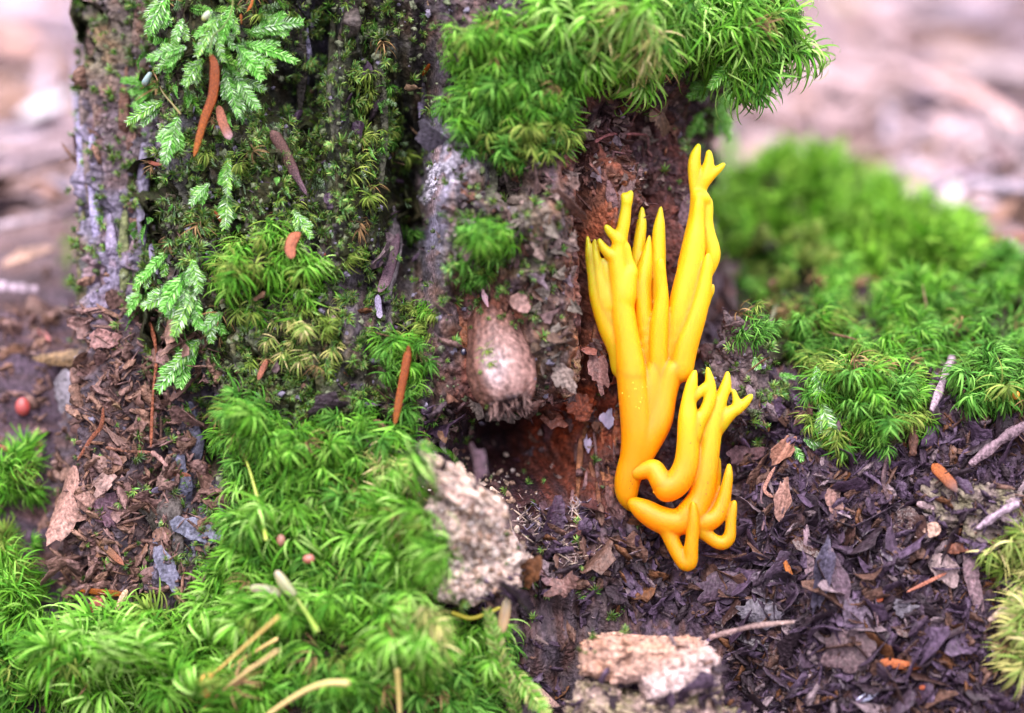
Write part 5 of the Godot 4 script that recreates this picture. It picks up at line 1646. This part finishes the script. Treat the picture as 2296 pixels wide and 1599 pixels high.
	twig("short red side twig of the long rust twig", [312, 848, 328, 858, 344, 866], 6, Color(.34, .10, .06), 34)
	twig("dusky red twig lying under the mossy overhang", [1334, 318, 1366, 302, 1410, 300, 1452, 302], 9, Color(.26, .10, .10), 14)
	twig("grey-brown twig sticking out of the orange-pink chip", [1590, 1430, 1625, 1420, 1690, 1404, 1780, 1395], 15, Color(.36, .25, .23), 130, Color(.50, .37, .32))
	twig("whitish pink twig on the right bank", [2056, 1128, 2090, 1138, 2130, 1148], 18, Color(.56, .42, .43), 30)
	twig("lilac forked twig at the right edge", [2284, 1130, 2245, 1148, 2190, 1186], 22, Color(.42, .33, .40), 40)
	twig("tan stick leaning in at the right edge low down", [2300, 1332, 2260, 1360, 2216, 1393], 23, Color(.46, .34, .28), 40)
	twig("mauve stick leaning in at the right edge", [2300, 952, 2240, 990, 2174, 1042], 30, Color(.34, .24, .28), 40)
	twig("brown stub standing before the right moss", [2046, 926, 2047, 970, 2046, 1022], 29, Color(.20, .10, .07), 30)
	twig("lilac stem leaning beside the brown stub", [2136, 802, 2116, 850, 2088, 920], 28, Color(.40, .31, .36), 40)
	twig("purple stick under the hanging moss clump", [1908, 836, 1895, 900, 1876, 972], 21, Color(.22, .14, .17), 16)
	twig("reddish stick against the upright moss clump", [1772, 588, 1766, 620, 1752, 660], 26, Color(.34, .15, .13), 20)
	twig("green-grey mossy stem below the reddish stick", [1752, 660, 1735, 700, 1718, 745], 12, Color(.24, .27, .15), 20)
	twig("thin mauve rootlet in the soil right of the fungus", [1712, 1080, 1706, 1120, 1716, 1150, 1708, 1190], 7, Color(.28, .18, .20), 16)
	twig("long mauve rootlet down the middle of the soil", [1955, 1350, 1966, 1395, 1958, 1440, 1945, 1500], 8, Color(.30, .20, .22), 16)
	twig("dark thin stick at the foot of the orange sheathed needle", [1990, 1020, 1980, 1080, 1996, 1130], 12, Color(.20, .13, .14), 20)
	stalk("spore stalk with a small bluish capsule arching over the weathered wood", [404, 256, 385, 232, 365, 208, 352, 178, 342, 158], 4.5, Color(.12, .10, .03), Color(.30, .12, .05), [338, 162, 326, 184, 320, 192], 17, Color(.16, .26, .25), 60, Color(.30, .34, .20))
	stalk("dark thread stalk crossing the top edge", [470, 112, 478, 80, 500, 60, 518, 26, 522, -10], 5, Color(.05, .10, .02), Color(.12, .13, .03), [], 0, Color.BLACK, 84)
	stalk("stalk with a yellow-green capsule in the top feather moss", [466, 24, 466, 30], 6, Color(.15, .2, .05), Color(.2, .3, .1), [470, 26, 461, 36, 454, 46], 15, Color(.22, .26, .18), 90, Color(.30, .33, .07))
	stalk("slim green stalk with a pale capsule standing on the root", [596, 1212, 588, 1170, 572, 1100, 556, 1045, 549, 1030], 9, Color(.28, .36, .05), Color(.34, .40, .07), [551, 1032, 545, 1005, 539, 972], 23, Color(.24, .32, .07), 110, Color(.50, .44, .30))
	stalk("yellow stalk that bends to a white-tipped capsule beside the cream chunk", [1012, 1373, 1052, 1386, 1085, 1378, 1122, 1362], 11, Color(.46, .42, .03), Color(.50, .46, .05), [1122, 1420, 1130, 1385, 1138, 1338], 26, Color(.40, .28, .15), 100, Color(.62, .54, .34))
	stalk("amber seta ending in an orange curved capsule", [625, 1382, 570, 1430, 505, 1488, 474, 1514], 7, Color(.50, .35, .10), Color(.58, .30, .08), [474, 1512, 458, 1526, 455, 1545, 468, 1562], 22, Color(.66, .28, .06), 190, Color(.70, .20, .06))
	stalk("middle amber seta of the three at the bottom", [622, 1432, 570, 1462, 500, 1508], 9, Color(.48, .34, .12), Color(.42, .28, .08), [], 0, Color.BLACK, 190)
	stalk("lowest amber seta of the three, reaching the bottom edge", [624, 1458, 560, 1502, 500, 1548, 440, 1606], 9, Color(.52, .38, .16), Color(.58, .34, .10), [], 0, Color.BLACK, 200)
	stalk("thick straw-coloured stalk arching along the bottom edge", [782, 1532, 735, 1532, 690, 1546, 640, 1575, 596, 1606], 13, Color(.46, .36, .14), Color(.50, .36, .14), [], 0, Color.BLACK, 190)
	stalk("short straw stalk at the bottom under the drooping tuft", [890, 1500, 893, 1540, 896, 1606], 13, Color(.40, .33, .10), Color(.46, .36, .14), [], 0, Color.BLACK, 190)
	stalk("blurred stalk with a grey bud left of the combed moss", [712, 1416, 690, 1380, 662, 1338], 9, Color(.24, .36, .05), Color(.30, .36, .10), [662, 1338, 640, 1314, 618, 1280], 26, Color(.22, .24, .12), 150, Color(.30, .24, .17))
	stalk("second blurred grey bud above the moss slope", [650, 1332, 630, 1334], 8, Color(.30, .36, .10), Color(.36, .36, .16), [630, 1335, 600, 1326, 560, 1318], 28, Color(.24, .25, .14), 150, Color(.32, .26, .19))

func build_flakes() -> void:
	var wet := smooth_skin(0.25, 0.5, 0.2)
	flake("dead_leaf", "dead leaf", "glossy amber crumpled leaf stuck on the moss", 735, 770, 34, 100, 8, Color(.45, .12, .015), 46, 0.6, 0.5, 0.3, 0.5, wet)
	flake("bark_flake", "bark flake", "small violet flake on the ledge above the root", 853, 1010, 40, 34, 20, MAUVE, 24)
	flake("bark_flake", "bark flake", "pale pink splinter standing on the crust above the curly tuft", 1104, 490, 18, 46, -10, Color(.50, .33, .28), 30, 0.3, 0.4, 0.5)
	flake("bark_flake", "bark flake", "pink shiny scale at the top of the branch stub", 1086, 668, 12, 34, -18, Color(.55, .32, .34), 16, 0.5, 0.2, 0.5, 0.0, wet)
	flake("bark_flake", "bark flake", "rosy lump on the crust right of the branch stub", 1165, 680, 40, 28, 10, Color(.44, .28, .24), 22, -0.6, 0.3)
	flake("bark_flake", "bark flake", "lilac chip high in the dark cleft", 944, 236, 12, 42, 12, LILAC, 20, 0.2, 0.3, 0.5)
	flake("bark_flake", "bark flake", "white-lilac mould scale on the stump's cleft edge", 975, 342, 22, 60, -8, Color(.58, .56, .74), 16, 0.3, 0.25, 0.3)
	flake("bark_flake", "bark flake", "lilac flake in the hollow left of the tall fungus", 1361, 938, 28, 38, 10, Color(.30, .26, .36), 16, 0.3, 0.3, 0.4, 0.0, wet)
	flake("bark_flake", "bark flake", "small lilac flake lower in the hollow", 1316, 994, 17, 30, 0, Color(.30, .25, .34), 14, 0.3, 0.3, 0.3, 0.0, wet)
	flake("dead_leaf", "dead leaf", "brown leaf with a saw-toothed edge under the cream chunk", 1258, 1314, 56, 34, -12, Color(.26, .15, .13), 24, 0.5, 0.6)
	flake("dead_leaf", "dead leaf", "dusky pink leaf scrap above the saw-toothed leaf", 1222, 1290, 32, 28, 30, Color(.40, .25, .27), 24, 0.4)
	flake("dead_leaf", "dead leaf", "large blackish violet leaf below the fungus", 1650, 1262, 110, 56, -24, Color(.115, .085, .125), 20, 0.45, 0.3, 0.2, 0.25)
	flake("dead_leaf", "dead leaf", "dark plum leaf under the blackish violet one", 1640, 1310, 120, 50, -8, Color(.13, .09, .125), 16, 0.4, 0.35)
	flake("dead_leaf", "dead leaf", "grey-violet wet leaf behind the twig of the chip", 1690, 1375, 90, 44, 6, Color(.15, .14, .17), 16, 0.4, 0.4)
	flake("dead_leaf", "dead leaf", "blue-grey folded leaf pointing down in the soil", 1846, 1290, 36, 116, 12, Color(.11, .10, .15), 24, 0.3, 0.4, 0.45, 0.7)
	flake("dead_leaf", "dead leaf", "plum folded leaf right of the blue-grey one", 1880, 1310, 40, 120, -12, Color(.15, .105, .135), 20, 0.3, 0.3, 0.6, 0.5)
	flake("dead_leaf", "dead leaf", "round brown leaf low in the soil", 1900, 1458, 88, 72, 8, Color(.19, .13, .14), 20, 0.35, 0.3)
	flake("dead_leaf", "dead leaf", "grey plum leaf above the round brown one", 1925, 1390, 56, 70, -6, Color(.17, .13, .18), 18, 0.35, 0.35)
	flake("dead_leaf", "dead leaf", "peach folded leaf at the foot of the bank", 1754, 1122, 28, 74, 6, Color(.50, .30, .24), 26, 0.4, 0.3, 0.3, 0.7)
	flake("dead_leaf", "dead leaf", "coppery folded leaf above the peach one", 1755, 1010, 36, 60, 34, Color(.48, .25, .17), 24, 0.5, 0.4, 0.3, 0.6)
	flake("dead_leaf", "dead leaf", "dark folded leaf left of the coppery one", 1668, 1020, 76, 30, -6, Color(.20, .12, .13), 20, 0.4, 0.4, 0.3, 0.4)
	flake("wood_flake", "wood flake", "pale brown upright splint in the soil", 1870, 1118, 28, 56, -2, Color(.30, .17, .14), 20, 0.2, 0.3)
	flake("wood_flake", "wood flake", "long mauve splint beside the blue-grey leaf", 1812, 1250, 18, 110, -4, Color(.30, .21, .24), 20, 0.2, 0.25, 0.2)
	flake("wood_flake", "wood flake", "pale scale on the wood lump at right", 2178, 1118, 66, 26, 18, Color(.56, .46, .48), 40, 0.4, 0.3)
	flake("wood_flake", "wood flake", "bulging pale shell-like scale left of the wood lump", 2076, 1178, 66, 46, 14, Color(.46, .38, .36), 30, -0.6, 0.25)
	flake("wood_flake", "wood flake", "peach grain beside the shell-like scale", 2090, 1188, 34, 24, 0, Color(.62, .42, .32), 40, -0.4, 0.25)
	flake("wood_flake", "wood flake", "pale rose scale on the right bank", 2120, 1275, 46, 60, -30, Color(.42, .32, .31), 20, 0.4, 0.35)
	flake("wood_flake", "wood flake", "white-blue chip at the bottom right", 1948, 1560, 40, 14, -24, Color(.62, .68, .86), 20, 0.3, 0.25, 0.3, 0.0, wet)
	flake("wood_flake", "wood flake", "bluish white flake low on the right bank", 2030, 1362, 44, 24, 0, Color(.17, .16, .19), 16, 0.3, 0.5)
	flake("wood_flake", "wood flake", "mauve board-like splint low on the right bank", 2180, 1290, 26, 120, -12, Color(.24, .16, .18), 20, 0.2, 0.3)
	flake("dead_leaf", "dead leaf", "rust bit below the wood lump", 2140, 1230, 34, 20, 10, Color(.34, .14, .09), 20, 0.4, 0.4)
	flake("dead_leaf", "dead leaf", "pink chip on the right moss", 1892, 716, 32, 30, 20, Color(.66, .42, .44), 60, 0.3, 0.4)
	flake("dead_leaf", "dead leaf", "small red leaf tip behind the soil beside the moss", 1737, 640, 20, 22, 0, Color(.40, .16, .14), 20, 0.4, 0.4)
	flake("dead_leaf", "dead leaf", "lilac petal-like flake in the debris under the orange-yellow needle", 182, 1360, 50, 30, -20, Color(.52, .40, .56), 30, 0.4, 0.25)
	flake("dead_leaf", "dead leaf", "red flake beside the lilac petal-like one", 216, 1358, 30, 40, 30, Color(.46, .15, .11), 30, 0.4, 0.3)
	flake("dead_leaf", "dead leaf", "orange torn leaf behind the left moss cushions", 378, 1402, 54, 22, -10, Color(.66, .32, .17), 40, 0.4, 0.6)
	flake("bark_flake", "bark flake", "dark gill-like bark strip in the lower left debris", 340, 1150, 40, 120, -36, Color(.08, .075, .06), 24, 0.4, 0.4)
	flake("bark_flake", "bark flake", "pinkish rotten lump in the lower left debris", 160, 1130, 90, 120, 20, Color(.40, .24, .19), 30, -0.5, 0.45)
	flake("bark_flake", "bark flake", "pale salmon lump at the left of the debris", 130, 1170, 56, 70, 0, Color(.52, .32, .27), 34, -0.5, 0.45)
	flake("bark_flake", "bark flake", "grey-blue stone-like chip under the dark strip", 375, 1275, 36, 80, -20, Color(.22, .23, .32), 24, 0.2, 0.3)
	flake("bark_flake", "bark flake", "slate chip at the foot of the stump's left side", 440, 1190, 70, 40, 18, Color(.20, .22, .30), 24, 0.2, 0.4)
	flake("bark_flake", "bark flake", "violet-brown plate in the lower left debris", 250, 1140, 56, 60, 10, Color(.16, .09, .12), 24, -0.3, 0.35)
	flake("bark_flake", "bark flake", "ochre chip row under the weathered wood", 170, 805, 110, 30, -4, Color(.30, .20, .10), 30, 0.3, 0.45)
	flake("bark_flake", "bark flake", "pink-brown oval chip under the hanging weathered strips", 232, 760, 56, 34, 4, Color(.36, .20, .18), 34, -0.4, 0.3)
	flake("bark_flake", "bark flake", "grey-lilac blurred chip at the left debris", 150, 880, 60, 70, 0, Color(.22, .21, .24), 30, 0.3, 0.4)
	flake("bark_flake", "bark flake", "dark brown flake beside the curly moss tuft", 1040, 560, 30, 30, 0, Color(.20, .14, .13), 14, 0.3, 0.4)
	flake("bark_flake", "bark flake", "brown maple-like scrap hanging under the overhang", 1480, 262, 34, 60, 10, Color(.26, .17, .11), 24, 0.5, 0.7, 0.3)
	flake("bark_flake", "bark flake", "grey loose flap of wood left of the tall fungus", 1258, 850, 40, 56, -34, Color(.32, .26, .22), 60, 0.5, 0.4, 0.3)
	flake("bark_flake", "bark flake", "reddish torn flap beside the tall fungus", 1340, 835, 34, 70, -12, Color(.30, .16, .14), 16, 0.5, 0.5, 0.3)
	flake("bark_flake", "bark flake", "brick-red splint plate in the hollow's right wall", 1300, 910, 60, 44, -18, Color(.30, .09, .045), 14, 0.2, 0.4, 0.2)
	flake("bark_flake", "bark flake", "brown plank-like splint behind the tall fungus", 1395, 450, 26, 90, 22, Color(.20, .12, .11), 16, 0.2, 0.3)
	flake("bark_flake", "bark flake", "violet splint behind the fungus fingers", 1540, 470, 24, 76, 18, Color(.18, .12, .14), 14, 0.2, 0.3)
	for a in [[1068, 905, 30, 46], [1095, 925, 40, 30], [1130, 930, 50, 26]]:
		flake("bark_flake", "bark flake", ["crumpled grey shred at the left of the torn stub end", "lichen-tufted shred under the torn stub end", "dark crumpled shred below the torn stub end"][[1068, 1095, 1130].find(a[0])], a[0], a[1], a[2], a[3], 20, Color(.26, .22, .19), 10, 0.6, 0.6)
	# three small things
	bead("springtail", "springtail", "tiny shiny blue-black bead-like springtail on the branch stub's brown wood", 1039, 789, 6.5, 8.5, Color(.012, .014, .035), 6, smooth_skin(0.08, 0.6, 0.0, 1.0))
	bead("pink_droplet", "droplet", "upper pink drop-shaped bud in the root moss", 629, 1211, 10, 13, Color(.40, .16, .12), 120, smooth_skin(0.35, 0.5, 0.4), "pink drop-shaped buds in the root moss")
	bead("pink_droplet", "droplet", "lower redder pink bud in the root moss", 692, 1253, 13, 11, Color(.40, .13, .10), 120, smooth_skin(0.35, 0.5, 0.4), "pink drop-shaped buds in the root moss")
	bead("red_berry", "berry", "blurred coral-red berry at the left edge", 50, 912, 17, 22, Color(.30, .06, .055), 30, smooth_skin(0.35, 0.5, 0.3))
	bead("orange_speck", "seed", "tiny orange seed in the moss at the right edge", 2277, 886, 9, 10, Color(.75, .30, .04), 60, smooth_skin(0.4))
	bead("dew_drop", "dew drop", "pale drop at the foot of the weathered strips", 218, 677, 8, 8, Color(.62, .60, .72), 20, smooth_skin(0.1, 0.6, 0.0, 0.8))
	var q := laid([1446, 388, 1458, 373, 1470, 357], 26)
	var o := thing("pin_mushroom", "tiny tan pin-headed mushroom on the dark wood above the fungus", "mushroom", q[0])
	var base: Vector3 = q[0]
	put("stem", rod_mesh([Vector3.ZERO, q[1] - base, q[2] - base], 9 * U, 1.0, EN, Color(.34, .18, .08), Color(.60, .38, .20), "stalk", 10, 6), smooth_skin(0.5, 0.5, 0.2), o)
	put("cap", body_mesh(24, 16, func(d: Vector3) -> Vector3: return q[2] - base + d * 10.5 * U, func(_d: Vector3, _p: Vector3) -> Color: return Color(.70, .42, .25)), smooth_skin(0.45, 0.5, 0.3), o)

func build_far_litter() -> void:
	# the blurred forest floor: dead leaves and sticks that can still be told apart, ends given where they are seen
	var P := Color(.56, .41, .41)
	var Q := Color(.62, .50, .55)
	var W := Color(.48, .42, .50)
	var T := Color(.48, .31, .23)
	var D := Color(.08, .05, .055)
	var M := Color(.34, .26, .32)
	for a in [
		["dead_leaf", "broad pale pink dead leaf at the top right corner", 2130, 40, 2320, 20, 60, W], ["dead_leaf", "pinkish dead leaf left of the corner leaf", 1900, 60, 2070, 90, 44, P], ["dead_leaf", "greenish cream dead leaf at the top edge", 1840, 18, 1960, 10, 40, Color(.66, .64, .50)],
		["dead_leaf", "long pink stick-like leaf slanting down across the right litter", 2090, 190, 2290, 320, 36, Color(.66, .42, .38)], ["dead_leaf", "rosy leaf beside the slanting one", 1990, 170, 2180, 270, 40, P],
		["dead_leaf", "rust-brown leaf in the middle of the right litter", 1930, 130, 2030, 90, 34, Color(.36, .20, .14)], ["dead_leaf", "pale leaf with a bright edge near the hanging moss tuft", 1830, 200, 1960, 190, 60, Q],
		["dead_leaf", "mauve leaf behind the hanging moss tuft", 1700, 160, 1850, 190, 40, M], ["stick", "grey twig crossing near the top of the right litter", 2020, 60, 2290, 80, 24, M],
		["stick", "dark twig at the right of the top litter", 2120, 60, 2250, 56, 20, D], ["dead_leaf", "grey-violet leaf in the middle right litter", 2050, 260, 2170, 230, 60, M], ["stick", "pale upright stick end beside the moss mound", 1990, 350, 1985, 270, 30, W],
		["dead_leaf", "tan leaf behind the moss mound", 1760, 270, 1930, 250, 36, Color(.62, .40, .32)], ["dead_leaf", "pink leaf touching the stump's right edge", 1660, 250, 1810, 290, 40, P],
		["stick", "black-red strip added as the dark slit right of the moss mound", 1960, 372, 2090, 368, 20, Color(.05, .015, .012)], ["dead_leaf", "mauve leaf above the black-red strip", 2000, 320, 2200, 330, 34, Color(.46, .36, .44)], ["dead_leaf", "brownish leaf at the right edge mid-height", 2200, 360, 2310, 400, 40, Color(.24, .16, .17)],  # the black-red strip is added to paint a shaded slit in the litter
		["dead_leaf", "pale pink leaf pointing up at the right", 2100, 520, 2180, 400, 44, Q], ["dead_leaf", "tan leaf behind the blurred orange needle", 2040, 440, 2110, 520, 40, Color(.62, .46, .36)], ["stick", "long mauve stick running to the right edge", 2060, 540, 2310, 430, 26, Color(.42, .32, .36)],
		["dead_leaf", "broad pale leaf at the right edge", 2170, 500, 2320, 470, 46, Q], ["stick", "red-brown stick in the gap at the right edge", 2200, 585, 2310, 580, 30, Color(.30, .09, .06)], ["dead_leaf", "grey curled leaf on the red-brown stick", 2230, 578, 2275, 600, 22, Color(.52, .50, .50)],
		["dead_leaf", "bright white dead leaf left of the stump", 60, 300, 165, 240, 60, Color(.84, .82, .95)], ["stick", "long pale lilac stick running to the stump's left edge", -20, 390, 170, 470, 34, W], ["stick", "whitish stick below the bright leaf", -20, 330, 100, 350, 40, W],
		["dead_leaf", "orange-brown leaf at the left edge high up", -20, 110, 100, 140, 40, Color(.58, .34, .26)], ["dead_leaf", "pink leaf at the top left corner", -20, 20, 150, 40, 50, Color(.68, .52, .60)], ["dead_leaf", "tan leaf left of the stump", -20, 220, 110, 200, 46, Color(.58, .42, .34)],
		["stick", "pale curved stick at the left edge below the lilac one", -20, 560, 120, 530, 34, Color(.62, .52, .58)], ["dead_leaf", "rust leaf in the gap between the pale sticks", 60, 460, 130, 480, 26, Color(.46, .26, .18)], ["dead_leaf", "tan leaf at the left edge mid-height", 10, 640, 120, 600, 36, Color(.54, .36, .27)], ["stick", "lilac stick lying at the left edge low down", -20, 690, 90, 700, 34, Color(.54, .44, .52)],
	]:
		var stick: bool = a[0] == "stick"
		rod(a[0], "dead leaf" if not stick else "stick", a[1], [a[2], a[3], (a[2] + a[4]) * 0.5 + rng.randf_range(-6, 6), (a[3] + a[5]) * 0.5, a[4], a[5]], a[6] * (0.9 if stick else 1.5), a[7], 60.0, 0.8 if stick else 0.14, "twig" if stick else "leaf", null, "blurred dead leaves and sticks on the forest floor", true, earthy(0.65, 40.0, 0.02))
	var tints := [P, Q, T, Color(.50, .38, .40), Color(.62, .44, .40), M, D, W, Color(.40, .24, .17), Color(.60, .50, .52)]
	for k in 3:
		var where := []
		var tint := []
		for i in 1500:
			var x := rng.randf_range(-0.45, 0.45)
			var z := -0.10 - 1.1 * pow(rng.randf(), 1.6)
			if i % 3 > 0: x = rng.randf_range(-0.16, 0.16)
			if absf(x + 0.035) < 0.05 and z > -0.11: continue
			var p := Vector3(x, land(x, z) + 0.001 + 0.002 * rng.randf(), z)
			var along := Vector3(rng.randf_range(-1, 1), rng.randf_range(-0.15, 0.15), rng.randf_range(-1, 1))
			where.append(Transform3D(seat(Vector3.ZERO, along, Vector3.UP.cross(along) + Vector3(0, rng.randf_range(-0.6, 0.6), 0), rng.randf_range(0.5, 1.6)).basis, p))
			tint.append(shade(tints[rng.randi() % tints.size()], rng.randf_range(0.7, 1.15)))
		var mesh: ArrayMesh
		if k == 0: mesh = plate_mesh(0.008, 0.018, 0.0004, 0.5, 0.35, Color.WHITE, 3.0, 3, 14, 0.4, 0.2)
		elif k == 1: mesh = crumb_mesh(5.0, 24.0, 260.0, 18.0)
		else: mesh = plate_mesh(0.009, 0.011, 0.0004, 0.6, 0.5, Color.WHITE, 8.0, 3, 14)
		many("leaf_litter", "pale dead leaves and bits of stick strewn over the forest floor", mesh, earthy(0.65, 40.0, 0.02), where, tint)
